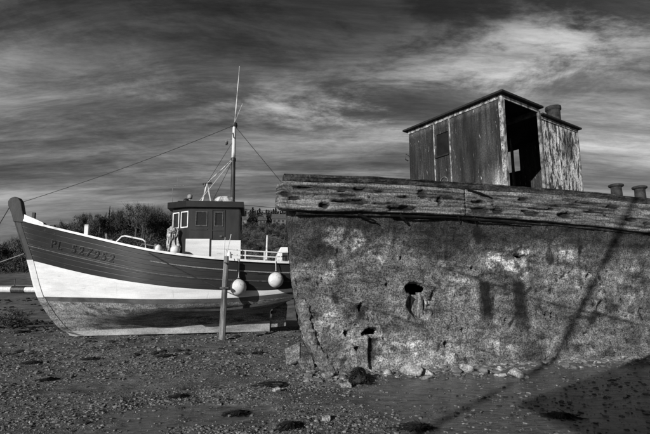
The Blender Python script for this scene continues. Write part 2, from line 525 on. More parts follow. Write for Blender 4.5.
# ------------------------------------------------------------------ wreck (concrete barge)
BA = Vector((0.1, 8.6, 0)); BANG = math.atan2(0.2431, 0.970)
wreck = empty('wrecked_barge', BA, BANG)
tag(wreck, 'huge rust-stained wrecked barge hull with holes and heavy timber gunwale, filling the right half', 'shipwreck')

bow_s = pchip([-0.5, 0.0, 0.24, 0.52, 0.9, 1.37, 1.75, 2.32, 3.01, 3.9], [0.20, -0.12, -0.30, -0.46, -0.58, -0.67, -0.73, -0.79, -0.85, -0.88])
ds = 0.025
srow = np.concatenate([np.linspace(0, 1, 14), 1 + np.arange(1, 540) * 1.0])      # first 14: round corner, then along
zrow = np.arange(-0.35, 3.45, 0.025)
R0 = 0.32


def hull_xy(i_s, z):
    """i_s array of path steps, z array -> (s, n) local"""
    sb = bow_s(z)
    a = np.clip(i_s, 0, 1) * math.pi / 2
    cs = sb + R0 - R0 * np.cos(a); cn = -R0 + R0 * np.sin(a)
    cs = cs + np.maximum(i_s - 1, 0) * ds
    return cs, cn


SS, ZZ = np.meshgrid(srow, zrow, indexing='ij')
S, Nn = hull_xy(SS, ZZ)
disp = 0.035 * fbm(S * 0.8, ZZ * 0.8, 0, 3, 61) + 0.014 * fbm(S * 3.5, ZZ * 3.5, 0, 4, 62) + 0.016 * fbm(S * 11, ZZ * 11, 0, 2, 63)
disp -= 0.018 * smooth01((fbm(S * 5, ZZ * 5, 4, 3, 64) - 0.36) / 0.14)
disp += 0.05 * np.sin(np.clip(S / 12, 0, 1) * math.pi) - 0.0
tone = np.ones_like(S) * 0.95
tone *= 1 + 0.8 * fbm(S * 0.9, ZZ * 1.4, 0, 5, 71, 0.65)
# dark upper strakes, paler encrusted lower strakes
up = smooth01((ZZ - 2.05 + 0.35 * fbm(S * 0.8, ZZ * 0.8, 3, 3, 72) - 0.03 * S) / 0.5)
tone *= 1.30 - 1.02 * up * (0.80 + 0.20 * smooth01((S - 1) / 4))
mott = fbm(S * 2.2, ZZ * 2.2, 2, 6, 75, 0.75)
tone *= 1 + 0.95 * np.clip(mott, -0.6, 0.7)
strata = fbm(S * 0.5, ZZ * 7.0, 6, 4, 76, 0.6)
tone *= 1 + 0.5 * strata
disp += 0.012 * strata
low = smooth01((0.95 - ZZ + 0.25 * fbm(S * 1.1, ZZ, 0, 3, 73)) / 0.45)
tone *= 1 + 0.45 * low * smooth01((4.2 - S) / 2.5)


def blob(cs, cz, rs, rz, warp=0.35, seed=0, rot=0.0):
    a = S - cs; c = ZZ - cz
    a2 = a * math.cos(rot) + c * math.sin(rot); c2 = -a * math.sin(rot) + c * math.cos(rot)
    d = np.sqrt((a2 / rs) ** 2 + (c2 / rz) ** 2)
    return d + warp * fbm(S * 3.2, ZZ * 3.2, seed * 1.7, 4, 80 + seed)


rb = np.random.default_rng(77)
for q in range(34):      # weed and rust blotches, each its own shape
    bs_, bz_ = rb.uniform(-0.5, 8.3), rb.uniform(0.1, 2.9); br = 0.02 + 0.075 * rb.uniform() ** 3
    tone *= 1 - 0.8 * smooth01((1.15 - blob(bs_, bz_, br * rb.uniform(0.8, 1.4), br * rb.uniform(0.8, 3.0), 1.3, 100 + q, rb.uniform(-0.9, 0.3))) / 0.6)
for cs, cz, rs, rz, g, sd in [(0.25, 2.62, 0.42, 0.26, 2.6, 1), (0.02, 2.05, 0.10, 0.22, 1.3, 2), (4.15, 2.18, 0.58, 0.28, 3.6, 3), (1.05, 2.35, 0.5, 0.3, 0.7, 4),
                              (5.6, 2.35, 0.45, 0.16, 1.0, 5), (1.3, 0.45, 0.5, 0.3, 0.9, 6), (3.0, 0.35, 0.9, 0.3, 0.6, 7), (6.6, 1.6, 1.0, 0.5, 0.6, 8),
                              (2.0, 1.25, 0.35, 0.5, 0.7, 9), (0.0, 0.7, 0.4, 0.5, 0.6, 10), (2.7, 1.5, 0.5, 0.6, 0.5, 11)]:
    tone *= 1 + 1.25 * g * smooth01((1.1 - blob(cs, cz, rs, rz, 1.1, sd)) / 0.35) * smooth01(fbm(S * 8, ZZ * 8, 0, 4, 91, 0.7) * 2.5 + 0.45)
# running stains with their own shapes
for cs, ztop, zbot, w, k in [(3.42, 1.80, 0.35, 0.20, 0.95), (4.28, 1.82, 0.3, 0.18, 0.90), (0.86, 0.70, -0.2, 0.11, 0.90), (4.62, 1.9, 1.2, 0.14, 0.5),
                             (6.75, 1.3, 0.6, 0.17, 0.85), (7.25, 1.2, 0.65, 0.13, 0.85), (2.55, 2.7, 1.5, 0.05, 0.5), (5.9, 2.75, 1.3, 0.06, 0.55), (1.35, 2.9, 1.9, 0.05, 0.5), (0.45, 1.7, 0.9, 0.05, 0.45), (7.0, 2.6, 1.7, 0.07, 0.5), (2.3, 0.95, 0.3, 0.08, 0.4), (-0.35, 1.7, 0.9, 0.09, 0.5), (5.45, 1.4, 0.4, 0.2, 0.35)]:
    wob = 0.05 * fbm(S * 0 + cs, ZZ * 2.2, 0, 3, int(cs * 10) % 50 + 5)
    across = np.abs(S - cs - wob) / (w * (1 + 0.25 * (ztop - ZZ)))
    rag = 0.55 * fbm(S * 7, ZZ * 2.5, cs, 4, 66) + 0.25 * fbm(S * 20, ZZ * 12, cs, 2, 67)
    m = smooth01((1.1 + rag - across) / 0.8) * smooth01((ztop + 0.12 * rag - ZZ) / 0.15) * smooth01((ZZ - zbot) / 0.8)
    tone *= 1 - k * m
tone = np.clip(tone, 0.05, 5)
kill = np.zeros_like(S, bool)
HOLES = [  # s, z, half width, half height, depth, rotation
    (1.84, 1.57, 0.27, 0.125, 0.5, -0.10), (2.17, 1.33, 0.045, 0.20, 0.16, -0.10), (1.88, 1.25, 0.25, 0.29, 0.30, 0.0), (2.00, 1.04, 0.12, 0.07, 0.3, 0.5),
    (0.86, 0.73, 0.18, 0.095, 0.5, 0.05), (0.86, 0.30, 0.10, 0.36, 0.07, 0.05), (1.19, 1.65, 0.035, 0.03, 0.3, 0), 
    (0.33, 0.72, 0.05, 0.045, 0.25, 0), (0.62, 1.22, 0.04, 0.09, 0.14, -0.3), (4.36, 2.28, 0.17, 0.045, 0.4, -0.1), (4.92, 0.98, 0.055, 0.075, 0.4, 0), (5.08, 0.98, 0.055, 0.075, 0.4, 0),
    (6.36, 1.15, 0.09, 0.16, 0.12, -0.75), (6.12, 1.84, 0.06, 0.11, 0.10, -0.7), (5.45, 1.82, 0.05, 0.12, 0.07, -0.9), (5.65, 1.9, 0.06, 0.06, 0.06, 0), (0.55, 0.42, 0.05, 0.04, 0.2, 0.3),
    (2.85, 0.72, 0.05, 0.04, 0.2, 0.3), (3.9, 0.9, 0.04, 0.035, 0.2, 0.3), (6.35, 0.9, 0.03, 0.03, 0.2, 0), (7.1, 0.9, 0.05, 0.04, 0.2, 0), (0.68, 0.70, 0.045, 0.04, 0.25, 0.0),
    (3.15, 2.0, 0.05, 0.03, 0.15, 0), (2.45, 0.45, 0.06, 0.05, 0.2, 0), (5.9, 0.55, 0.06, 0.04, 0.2, 0), (1.5, 2.2, 0.03, 0.03, 0.15, 0), (7.55, 1.05, 0.08, 0.06, 0.3, 0.4)]
holemask = np.zeros_like(S)
for q, (cs, cz, rs, rz, dep, rot) in enumerate(HOLES):
    d = blob(cs, cz, rs, rz, 0.28, 20 + q, rot)
    k = smooth01((1.12 - d) / 0.34)
    disp -= k * min(dep, 0.16)
    disp += 0.02 * smooth01((1.5 - d) / 0.3) * (1 - k)
    if dep > 0.18: kill |= (d < 0.86)
    holemask = np.maximum(holemask, k)
# sagging rope shadow across the side, shaped as a groove and painted dark
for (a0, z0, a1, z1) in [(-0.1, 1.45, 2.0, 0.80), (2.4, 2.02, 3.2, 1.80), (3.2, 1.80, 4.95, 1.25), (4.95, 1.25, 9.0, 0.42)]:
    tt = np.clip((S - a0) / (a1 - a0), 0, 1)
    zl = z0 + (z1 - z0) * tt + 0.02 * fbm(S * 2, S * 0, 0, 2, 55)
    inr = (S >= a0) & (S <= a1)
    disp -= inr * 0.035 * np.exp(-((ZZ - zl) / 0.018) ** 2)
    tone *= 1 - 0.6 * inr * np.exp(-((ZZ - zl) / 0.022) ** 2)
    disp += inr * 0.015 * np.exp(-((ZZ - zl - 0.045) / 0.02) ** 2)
nx = np.where(SS < 1, -np.cos(np.clip(SS, 0, 1) * math.pi / 2), 0); nn = np.where(SS < 1, np.sin(np.clip(SS, 0, 1) * math.pi / 2), 1)
S2 = S + nx * disp; N2 = Nn + nn * disp
V = np.stack([S2, -N2, ZZ], -1).reshape(-1, 3)
F = gridfaces(len(srow), len(zrow))
kf = kill.reshape(-1)
F = F[~(kf[F].all(1))]
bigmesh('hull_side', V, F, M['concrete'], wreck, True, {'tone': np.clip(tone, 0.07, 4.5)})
# rest of the shell: slanting bow end, far side, stern, bottom and deck
zb = [-0.35, 0.0, 0.5, 1.0, 1.8, 2.6, 3.4]
vs = []
ring = []
for z in zb:
    sb = float(bow_s(z))
    send = float(sb + R0 + 539 * ds)
    ring.append([(sb, R0), (sb + 0.75, 1.8), (sb + 1.9, 4.2), (sb + 3.2, 5.0), (send, 5.0), (send, 0.02)])
vs = [(x, y, z) for z, r in zip(zb, ring) for x, y in r]
fs = []
for i in range(len(zb) - 1):
    for j in range(5):
        fs.append((i * 6 + j, i * 6 + j + 1, (i + 1) * 6 + j + 1, (i + 1) * 6 + j))
mesh('hull_shell', vs, fs, M['concrete'], wreck, False, {'tone': [0.8] * len(vs)})
mb = MB()
mb.add([(-0.4, 0.12, 3.02), (12.6, 0.12, 3.02), (12.6, 4.95, 3.02), (2.3, 4.95, 3.02), (1.0, 4.2, 3.02)], [(0, 1, 2, 3, 4)])
mb.build('deck', M['hull_dark'], wreck)
for q, (sx_, top, yy, tl) in enumerate(((1.56, 1.46, 0.23, 0.02), (1.70, 1.50, 0.20, -0.02), (1.85, 1.44, 0.215, 0.03), (1.99, 1.49, 0.19, -0.015), (2.13, 1.40, 0.24, 0.05))):
    MB().box((sx_, yy, (top + 0.6) / 2), (0.125, 0.03, top - 0.6), Matrix.Rotation(tl, 3, 'Y'), jit=0.012).build('inner_board', M['inner_plate'], wreck)      # frames seen through the large hole

# stem band: a paler strip that follows the cut-away forefoot
zs_ = np.linspace(1.25, -0.12, 40)
vs = []; fs = []
for k, z in enumerate(zs_):
    s0 = float(bow_s(z)); wv = 0.02 * math.sin(k * 1.3) + 0.015 * math.sin(k * 0.47)
    dzs = float(bow_s(z + 0.02) - bow_s(z - 0.02)) / 0.04
    tn = Vector((1, -dzs)).normalized() if True else None
    w = 0.17 + wv
    for a, nq in ((0.03, -0.16), (0.07, -0.02), (0.07 + w * 0.8, 0.018), (0.07 + w, -0.06)):
        vs.append((s0 + a * tn.x, -(nq - (0.12 if a < 0.06 else 0.0) + 0.015 * math.sin(k * 2.1 + a * 30)), z + a * tn.y))
for k in range(len(zs_) - 1):
    for j in range(3):
        fs.append((k * 4 + j, k * 4 + j + 1, (k + 1) * 4 + j + 1, (k + 1) * 4 + j))
mesh('stem_band', vs, fs, M['slab'], wreck, True)


def worn_beam(name, s0, s1, z0f, z1f, n0, n1, mat, seed, pits=(), amp=0.012, round_start=False, round_end=False, step=0.03, pitk=0.06):
    """a long timber along the local s axis: rounded-rectangle section, displaced, with decay pits on the outer face"""
    ns = int((s1 - s0) / step) + 1
    s = np.linspace(s0, s1, ns)
    m = 26
    per = []
    for k in range(m): per.append((k / m, 0.0, 'o'))         # outer face, bottom to top (fraction z, inwards)
    for k in range(5): per.append((1.0, k / 5, 't'))
    for k in range(5): per.append((1 - k / 5, 1.0, 'i'))
    for k in range(5): per.append((0.0, 1 - k / 5, 'b'))
    P = len(per)
    fz = np.array([p[0] for p in per]); fi = np.array([p[1] for p in per])
    outer = np.array([1.0 if p[2] == 'o' else 0.0 for p in per])
    Sg = np.repeat(s[:, None], P, 1)
    z0 = z0f(s)[:, None]; z1 = z1f(s)[:, None]
    h = z1 - z0
    Zg = z0 + h * fz[None]
    Ng = n1 + (n0 - n1) * fi[None] + 0 * Sg
    # round the edges
    ed = np.minimum(fz, 1 - fz); rnd = np.clip(1 - ed / 0.10, 0, 1) ** 2
    Ng -= outer[None] * rnd[None] * 0.035
    d = amp * fbm(Sg * 3, Zg * 16, Ng * 6 + seed, 4, seed) + amp * 1.2 * fbm(Sg * 1.1, Zg * 3, Ng * 2, 3, seed + 3)
    Ng += outer[None] * d * 1.6; Zg += (fz[None] - 0.5) * d * 2.0
    Zg += 0.02 * fbm(Sg * 0.9, Sg * 0 + seed, 0, 3, seed + 9) * (1 if pits else 0.6)
    tn = np.ones_like(Sg)
    for q, (cs, cf, rs, rz, dp) in enumerate(pits):
        slope = 0.10 * math.sin(q * 2.7)
        dd = np.sqrt(((Sg - cs) / (rs * (1.15 + 0.5 * math.sin(q * 1.9)))) ** 2 + ((fz[None] - cf - slope * (Sg - cs)) / (rz * 0.8)) ** 2) + 0.95 * fbm(Sg * 5, Zg * 17, q * 1.3, 4, seed + 40 + q, 0.65)
        k = smooth01((1.15 - dd) / 0.5) * outer[None]
        Ng -= k * dp * 1.3; tn *= 1 - 0.92 * k
    # longitudinal cracks
    for cf, wd in ((0.16, 0.03), (0.33, 0.035), (0.47, 0.03), (0.58, 0.04), (0.70, 0.03), (0.82, 0.035)):
        wob = cf + 0.07 * fbm(s * 0.6, s * 0 + cf * 9, 0, 3, seed + 70)[:, None]
        on = smooth01((fbm(s * 0.7, s * 0 + cf * 5, 0, 2, seed + 77)[:, None] + 0.25) * 3)
        k = np.exp(-((fz[None] - wob) / wd) ** 2) * on * outer[None]
        Ng -= k * 0.03; tn *= 1 - 0.75 * k
    if round_start:
        e = np.clip((s - s0) / 0.16, 0, 1)[:, None]; sc = np.sqrt(np.clip(1 - (1 - e) ** 2, 0.10, 1))
        zc = (z0 + z1) / 2; Zg = zc + (Zg - zc) * (0.55 + 0.45 * sc); nc = (n0 + n1) / 2; Ng = nc + (Ng - nc) * (0.35 + 0.65 * sc)
        Sg = Sg + 0.05 * fbm(Zg * 7, Ng * 7, 0, 3, seed + 5) * (1 - e)
    tn *= 1 + 0.35 * fbm(Sg * 1.2, Zg * 6, 0, 3, seed + 15)
    V = np.stack([Sg, -Ng, Zg], -1).reshape(-1, 3)
    # faces: around P (closed), along s
    I, J = np.meshgrid(np.arange(ns - 1), np.arange(P), indexing='ij'); J2 = (J + 1) % P
    F = np.stack([I * P + J, (I + 1) * P + J, (I + 1) * P + J2, I * P + J2], -1).reshape(-1, 4)
    # end caps as fans of quads
    c0 = len(V); V = np.vstack([V, V[:P].mean(0), V[(ns - 1) * P:ns * P].mean(0)])
    tn = np.append(tn.reshape(-1), [0.6, 0.5])
    caps = []
    for j in range(0, P - 1, 2):
        caps.append((c0, j, j + 1, (j + 2) % P)); b = (ns - 1) * P
        caps.append((c0 + 1, b + (j + 2) % P, b + j + 1, b + j))
    caps.append((c0, P - 1, 0, 0)) if False else None
    F = np.vstack([F, np.array(caps)])
    return bigmesh(name, V, F, mat, wreck, True, {'tone': np.clip(tn, 0.1, 2)})


bz0 = pchip([-1.2, -0.5, 1.4, 3, 5.5, 8, 13], [3.09, 3.09, 3.13, 3.12, 3.05, 2.91, 2.70])
bz1 = pchip([-1.2, -0.5, 1.4, 3, 5.5, 8, 13], [3.63, 3.64, 3.70, 3.69, 3.68, 3.60, 3.45])
cz1 = pchip([-1.2, -0.5, 1.4, 3, 5.5, 8, 13], [3.82, 3.83, 3.87, 3.87, 3.85, 3.77, 3.62])
pits1 = [(-0.78, .42, .10, .09, .05), (-0.62, .80, .12, .08, .05), (-0.15, .20, .13, .13, .07), (0.18, .70, .10, .06, .04), (0.42, .34, .22, .14, .07), (0.58, .80, .14, .09, .06),
         (0.35, .55, .35, .05, .03), (1.0, .75, .14, .05, .04), (1.45, .13, .26, .15, .08), (1.5, .56, .22, .07, .05), (1.1, .30, .3, .05, .03), (1.95, .70, .07, .2, .04), (2.35, .5, .08, .2, .05), (2.55, .66, .18, .09, .04), (-0.95, .55, .06, .2, .03)]
pits2 = [(3.3, .55, .18, .08, .06), (3.35, .25, .14, .14, .05), (3.75, .25, .22, .11, .06), (4.45, .74, .2, .08, .05), (4.55, .25, .16, .12, .06), (5.55, .28, .25, .14, .08), (5.2, .62, .3, .06, .04),
         (6.4, .5, .3, .06, .04), (6.9, .75, .2, .07, .05), (7.4, .4, .25, .1, .06), (4.9, .45, .3, .05, .04), (6.0, .8, .3, .05, .04), (7.9, .3, .2, .1, .05)]
worn_beam('gunwale_beam', -1.10, 2.945, bz0, bz1, -0.10, 0.20, M['beam'], 101, pits1, round_start=True)
worn_beam('gunwale_beam', 2.97, 12.6, bz0, bz1, -0.10, 0.185, M['beam'], 131, pits2)
worn_beam('cap_rail', -0.95, 12.6, lambda s: bz1(s) + 0.012, cz1, -0.14, 0.10, M['cap'], 151, (), amp=0.02)
worn_beam('packing_timber', -0.7, 12.6, lambda s: bz0(s) - 0.075, lambda s: bz0(s) - 0.012, -0.10, 0.085, M['cap'], 171, (), amp=0.012)
# splintered strips hanging under the gunwale
for (a, z, b, z2, th) in [(0.55, 3.05, 0.95, 2.92, 0.035), (1.45, 3.08, 1.62, 2.93, 0.045), (1.25, 3.05, 2.9, 3.07, 0.03), (2.9, 3.06, 4.6, 2.99, 0.03), (2.8, 3.10, 2.84, 2.98, 0.02), (3.2, 3.10, 3.23, 2.96, 0.02)]:
    mb = MB(); n = 7; pts = []
    for k in range(n):
        f = k / (n - 1); pts.append((a + (b - a) * f, -0.13 - 0.02 * math.sin(f * 5), z + (z2 - z) * f + 0.01 * math.sin(f * 9 + a)))
    mb.tube(pts, [th * (0.9 - 0.5 * k / n) for k in range(n)], 6).build('splinter', M['beam'], wreck)
# loose sliver of planking by the butt joint
mb = MB(); mb.tube([(3.02, -0.205, 3.68), (3.3, -0.215, 3.62), (3.62, -0.20, 3.53)], [0.02, 0.025, 0.008], 6).build('splinter', M['beam'], wreck)
for s in (-0.4, 0.75, 2.1, 3.6, 5.0, 6.6, 8.2):      # bolt heads
    z = float(bz0(s)) + 0.30
    MB().lathe([(0.0, -0.02), (0.032, -0.02), (0.028, 0.012), (0.0, 0.018)], (s, -0.195, z), 10, Matrix.Rotation(math.pi / 2, 3, 'X')).build('bolt', M['iron'], wreck, True)


# bollards standing on the deck edge
def bollard(s, n, zb, sc):
    prof = [(0.30, -0.85), (0.30, -0.8), (0.145, -0.76), (0.14, 0.0), (0.135, 0.10), (0.14, 0.15), (0.185, 0.175), (0.195, 0.20), (0.19, 0.225), (0.15, 0.245), (0.0, 0.25)]
    MB().lathe([(r * sc, z * sc if z > 0 else z) for r, z in prof], (s, n, zb), 24).build('bollard', M['iron_dark'], wreck, True)


bollard(7.72, 0.42, 3.99, 0.90)
bollard(8.48, 0.42, 3.98, 0.90)

# ------------------------------------------------------------------ deck cabin on the wreck
CC = Vector((4.48, 10.4, 3.02)); CANG = math.atan2(2.15, 3.2)
cabin = empty('deck_cabin', CC, CANG)
tag(cabin, 'derelict boxy iron deck cabin with open doorway on top of the wreck', 'cabin')
CE1, CE2, ZT = 3.78, 3.28, 3.42       # length along door wall, along left wall, eaves above deck


def wall_panel(p0, p1, z0, z1, opens, th, mat, parent, name, div=0.0, tonef=None):
    """wall from p0 to p1 (plan), thickness th to its left, with rectangular openings (a0,a1,z0,z1)"""
    p0 = Vector((p0[0], p0[1], 0)); p1 = Vector((p1[0], p1[1], 0)); ln = (p1 - p0).length; d = (p1 - p0) / ln; nrm = Vector((-d.y, d.x, 0))
    A = {0.0, ln}; Zc = {z0, z1}
    for o in opens: A |= {o[0], o[1]}; Zc |= {o[2], o[3]}
    if div:
        A |= set(np.linspace(0, ln, max(2, int(ln / div))).tolist()); Zc |= set(np.linspace(z0, z1, max(2, int((z1 - z0) / div))).tolist())
    A = sorted(A); Zc = sorted(Zc)
    na, nz = len(A) - 1, len(Zc) - 1
    solid = np.ones((na, nz), bool)
    for i in range(na):
        for j in range(nz):
            ca, cz = (A[i] + A[i + 1]) / 2, (Zc[j] + Zc[j + 1]) / 2
            for o in opens:
                if o[0] < ca < o[1] and o[2] < cz < o[3]: solid[i, j] = False
    V = []; F = []; idx = {}; tn = []

    def vid(i, j, k):
        key = (i, j, k)
        if key not in idx:
            idx[key] = len(V); q = p0 + d * A[i] + nrm * (th * k); V.append((q.x, q.y, Zc[j])); tn.append(tonef(A[i], Zc[j]) if tonef else 1.0)
        return idx[key]
    for i in range(na):
        for j in range(nz):
            if not solid[i, j]: continue
            F.append((vid(i, j, 0), vid(i + 1, j, 0), vid(i + 1, j + 1, 0), vid(i, j + 1, 0)))
            F.append((vid(i, j, 1), vid(i, j + 1, 1), vid(i + 1, j + 1, 1), vid(i + 1, j, 1)))
            for di, dj, e in ((-1, 0, ((i, j), (i, j + 1))), (1, 0, ((i + 1, j + 1), (i + 1, j))), (0, -1, ((i + 1, j), (i, j))), (0, 1, ((i, j + 1), (i + 1, j + 1)))):
                ii, jj = i + di, j + dj
                if 0 <= ii < na and 0 <= jj < nz and solid[ii, jj]: continue
                (a, b_), (c, e_) = e
                F.append((vid(a, b_, 0), vid(c, e_, 0), vid(c, e_, 1), vid(a, b_, 1)))
    return mesh(name, V, F, mat, parent, False, {'tone': tn} if tonef else None)


def tone_left(a0):
    def f(a, z):
        A_ = a0 + a       # distance from far left end of the wall
        t = 0.85 + 0.5 * float(fbm(np.array([A_ * 2.5]), np.array([z * 0.9]), 0, 3, 12)[0])
        d = max(0, 1 - math.hypot((A_ - 3.0) / 0.75, (z - 0.95) / 0.75)); t *= 1 + 9.0 * d * (0.5 + 0.9 * float(vnoise(np.array([A_ * 6]), np.array([z * 5]), 0, 4)[0]))
        d = max(0, 1 - math.hypot((A_ - 1.55) / 0.35, (z - 1.45) / 0.35)); t *= 1 + 1.8 * d
        if z > ZT - 0.22: t *= 2.2
        return max(t, 0.4)
    return f


# left wall: far corner (0,CE2) -> near corner (0,0); four riveted sheets, one with a dark hatch
seams = [0.0, 1.02, 1.62, 2.35, CE2]
for k in range(4):
    a0, a1 = seams[k], seams[k + 1]
    off = 0.006 * (k % 2)
    op = [(0.10, 0.53, 2.30, 2.98)] if k == 1 else []
    wall_panel((-off, CE2 - a0 - 0.004), (-off, CE2 - a1 + 0.004), 0.0, ZT, op, 0.03, M['wall_dark'], cabin, 'wall_sheet', 0.09, tone_left(a0))
MB().box((0.03, CE2 - 1.33, 2.64), (0.02, 0.50, 0.74)).build('hatch_cover', M['black'], cabin)
MB().box((-0.02, CE2 - 1.30, 2.30), (0.05, 0.50, 0.05)).build('hatch_sill', M['roof_black'], cabin, bevel=0.008)
for s0, s1 in ((1.02, 1.05), (1.60, 1.63)):
    MB().box((-0.016, CE2 - (s0 + s1) / 2, 1.7), (0.018, 0.035, 3.4)).build('seam_strip', M['rivet_edge'], cabin)
MB().box((-0.015, CE2 / 2, ZT - 0.05), (0.02, CE2, 0.09)).build('eaves_angle', M['rivet_edge'], cabin)
# small bracket ring low on the wall
pts = [(-0.03, CE2 - 1.35 + 0.14 * math.cos(a), 1.52 + 0.14 * math.sin(a)) for a in np.linspace(0, math.pi, 9)]
MB().tube(pts, 0.014, 6).build('grab_ring', M['iron_pale'], cabin)
MB().box((-0.03, CE2 - 1.40, 1.30), (0.04, 0.16, 0.03)).build('ring_bar', M['roof_black'], cabin)
MB().tube([(-0.02, CE2 - 0.02, 2.62), (-0.14, CE2 + 0.02, 2.68), (-0.16, CE2 + 0.02, 2.5), (-0.05, CE2 + 0.01, 2.46)], 0.02, 6).build('hook', M['iron'], cabin)
# corner angle irons with rivets
MB().box((-0.008, 0.035, ZT / 2), (0.03, 0.09, ZT - 0.01)).box((0.04, -0.010, ZT / 2), (0.10, 0.022, ZT - 0.012)).build('corner_iron', M['rivet_edge'], cabin)
mb = MB()
for k in range(26): mb.lathe([(0.014, 0), (0.011, 0.008), (0.0, 0.010)], (-0.023, 0.04, 0.9 + k * 0.098), 6, Matrix.Rotation(-math.pi / 2, 3, 'Y'))
for k in range(30): mb.lathe([(0.012, 0), (0.009, 0.007), (0.0, 0.009)], (-0.025, 0.15 + k * 0.105, ZT - 0.05), 6, Matrix.Rotation(-math.pi / 2, 3, 'Y'))
tag(mb.build('rivet_row', M['iron_pale'], cabin), kind='stuff')
# door wall: lintel over the doorway, post, flaking sheets
MB().box((0.88, -0.012, ZT - 0.06), (1.60, 0.03, 0.10)).build('lintel', M['rivet_edge'], cabin, bevel=0.006)
MB().box((1.655, -0.02, ZT / 2 - 0.03), (0.085, 0.07, ZT - 0.07)).build('door_post', M['iron_pale'], cabin, bevel=0.01)


def tone_right(a0):
    def f(a, z):
        A_ = a0 + a
        t = 1.0 + 0.25 * float(fbm(np.array([A_ * 1.6]), np.array([z * 1.6]), 0, 3, 19)[0])
        d = max(0, 1 - math.hypot((A_ - 1.45) / 0.42, (z - 2.65) / 0.55)); t *= 1 - 0.75 * smooth01(d * 2.2)
        return max(t, 0.15)
    return f


for a0, a1, o in ((1.71, 2.62, 0.0), (2.63, CE1, 0.006)):
    wall_panel((a0, 0.012 - o), (a1, 0.012 - o), 0.0, ZT - 0.17, [], 0.03, M['wall_white'], cabin, 'wall_sheet', 0.09, tone_right(a0 - 1.71))
MB().box((2.75, -0.004, ZT - 0.215), (2.06, 0.02, 0.08)).build('eaves_angle', M['rivet_edge'], cabin)
mb = MB()
for k in range(20): mb.lathe([(0.012, 0), (0.009, 0.007), (0.0, 0.009)], (1.78 + k * 0.103, -0.015, ZT - 0.215), 6, Matrix.Rotation(math.pi / 2, 3, 'X'))
tag(mb.build('rivet_row', M['iron'], cabin), kind='stuff')
MB().box((CE1 - 0.03, -0.002, (ZT - 0.18) / 2), (0.07, 0.03, ZT - 0.19)).build('corner_iron', M['rivet_edge'], cabin)
# end wall with its window hole, back wall, inner partition
wall_panel((CE1 - 0.0, 0.05), (CE1 - 0.0, CE2), 0.0, ZT - 0.17, [(1.85, 2.32, 2.42, 3.16)], 0.03, M['wall_dark'], cabin, 'end_wall', 0, lambda a, z: 1.0)
wall_panel((CE1, CE2), (0, CE2), 0.0, ZT - 0.17, [], 0.03, M['wall_dark'], cabin, 'back_wall', 0, lambda a, z: 1.0)
# roof: main part over the door bay, lower part beyond
MB().box((0.80, CE2 / 2, ZT + 0.035), (1.90, CE2 + 0.26, 0.06)).build('roof_main', M['roof_black'], cabin, bevel=0.012)
MB().box((2.80, CE2 / 2, ZT - 0.135), (2.14, CE2 + 0.20, 0.055)).build('roof_lower', M['roof_black'], cabin, bevel=0.012)
MB().box((1.715, CE2 / 2, ZT - 0.055), (0.03, CE2 - 0.1, 0.20)).build('roof_riser', M['iron'], cabin)
for y in (0.9, 1.9, 2.8):
    MB().box((0.85, y, ZT - 0.07), (1.6, 0.07, 0.12)).build('roof_beam', M['iron'], cabin)
MB().box((0.9, 1.35, 2.75), (1.5, 0.05, 0.12), Matrix.Rotation(0.08, 3, 'Y')).build('shelf_rail', M['iron'], cabin)
MB().box((2.9, 1.62, 1.6), (0.9, 0.04, 3.1), Matrix.Rotation(0.5, 3, 'Z')).build('inner_door', M['iron'], cabin)
# chimney
fx, fy = 2.95, 0.24
MB().lathe([(0.20, 0.0), (0.20, 0.03), (0.185, 0.04), (0.185, 0.42), (0.19, 0.43), (0.215, 0.45), (0.22, 0.52), (0.215, 0.55), (0.17, 0.55), (0.165, 0.12), (0.0, 0.12)], (fx, fy, ZT - 0.105), 24).build('chimney', M['iron_dark'], cabin, True)

# ------------------------------------------------------------------ fishing boat
FANG = math.radians(9.0); FSC = 0.965
FB = Vector((-4.61, 15.22, -0.01)) - Vector((math.cos(FANG), math.sin(FANG), 0)) * 4.0 * FSC
boat = empty('fishing_boat', FB, FANG); boat.rotation_euler = (0, -0.012, FANG); boat.scale = (FSC, 1, 1)
tag(boat, 'wooden fishing boat with dark topsides and white band, aground on its keel at left', 'fishing boat')
stem_s = pchip([-0.2, 0.0, 0.06, 0.23, 0.46, 0.82, 1.28, 2.49, 3.34, 4.31, 4.8], [0.9, 0.4, 0.14, -0.20, -0.44, -0.73, -1.03, -1.46, -1.80, -2.16, -2.34])
stern_s = pchip([-0.2, 0.7, 1.0, 1.2, 1.5, 2.4, 4], [6.8, 6.8, 7.3, 7.75, 7.95, 8.25, 8.5])
sheer_z = pchip([-1.9, -1.57, -0.78, -0.15, 0.6, 1.33, 2.17, 2.99, 3.78, 4.56, 6.11, 7.44, 8.4], [3.86, 3.75, 3.54, 3.38, 3.20, 3.02, 2.82, 2.65, 2.53, 2.44, 2.32, 2.27, 2.30])
sheer_b = pchip([-1.95, -1.6, -0.9, -0.15, 0.6, 1.33, 2.17, 2.99, 4.56, 6.11, 7.44, 8.4], [0.07, 0.22, 0.52, 0.82, 1.08, 1.28, 1.46, 1.57, 1.65, 1.58, 1.40, 1.10])
band_t = pchip([-1.6, -1.34, 1.15, 2.68, 3.98, 5.2, 6.56, 7.48, 8.4], [2.54, 2.48, 1.93, 1.68, 1.52, 1.44, 1.41, 1.46, 1.52])
band_b = pchip([-1.2, -0.84, 1.39, 3.32, 5.03, 6.5, 7.49, 8.4], [1.30, 1.29, 1.24, 1.19, 1.18, 1.25, 1.34, 1.42])
rab_z = pchip([-0.5, 1.0, 2.3, 5, 6.8, 9], [0.10, 0.15, 0.20, 0.28, 0.33, 0.45])
sh_mid = pchip([0, .05, .10, .15, .21, .29, .42, .6, 1], [.055, .17, .40, .66, .84, .93, .97, .99, 1.0])
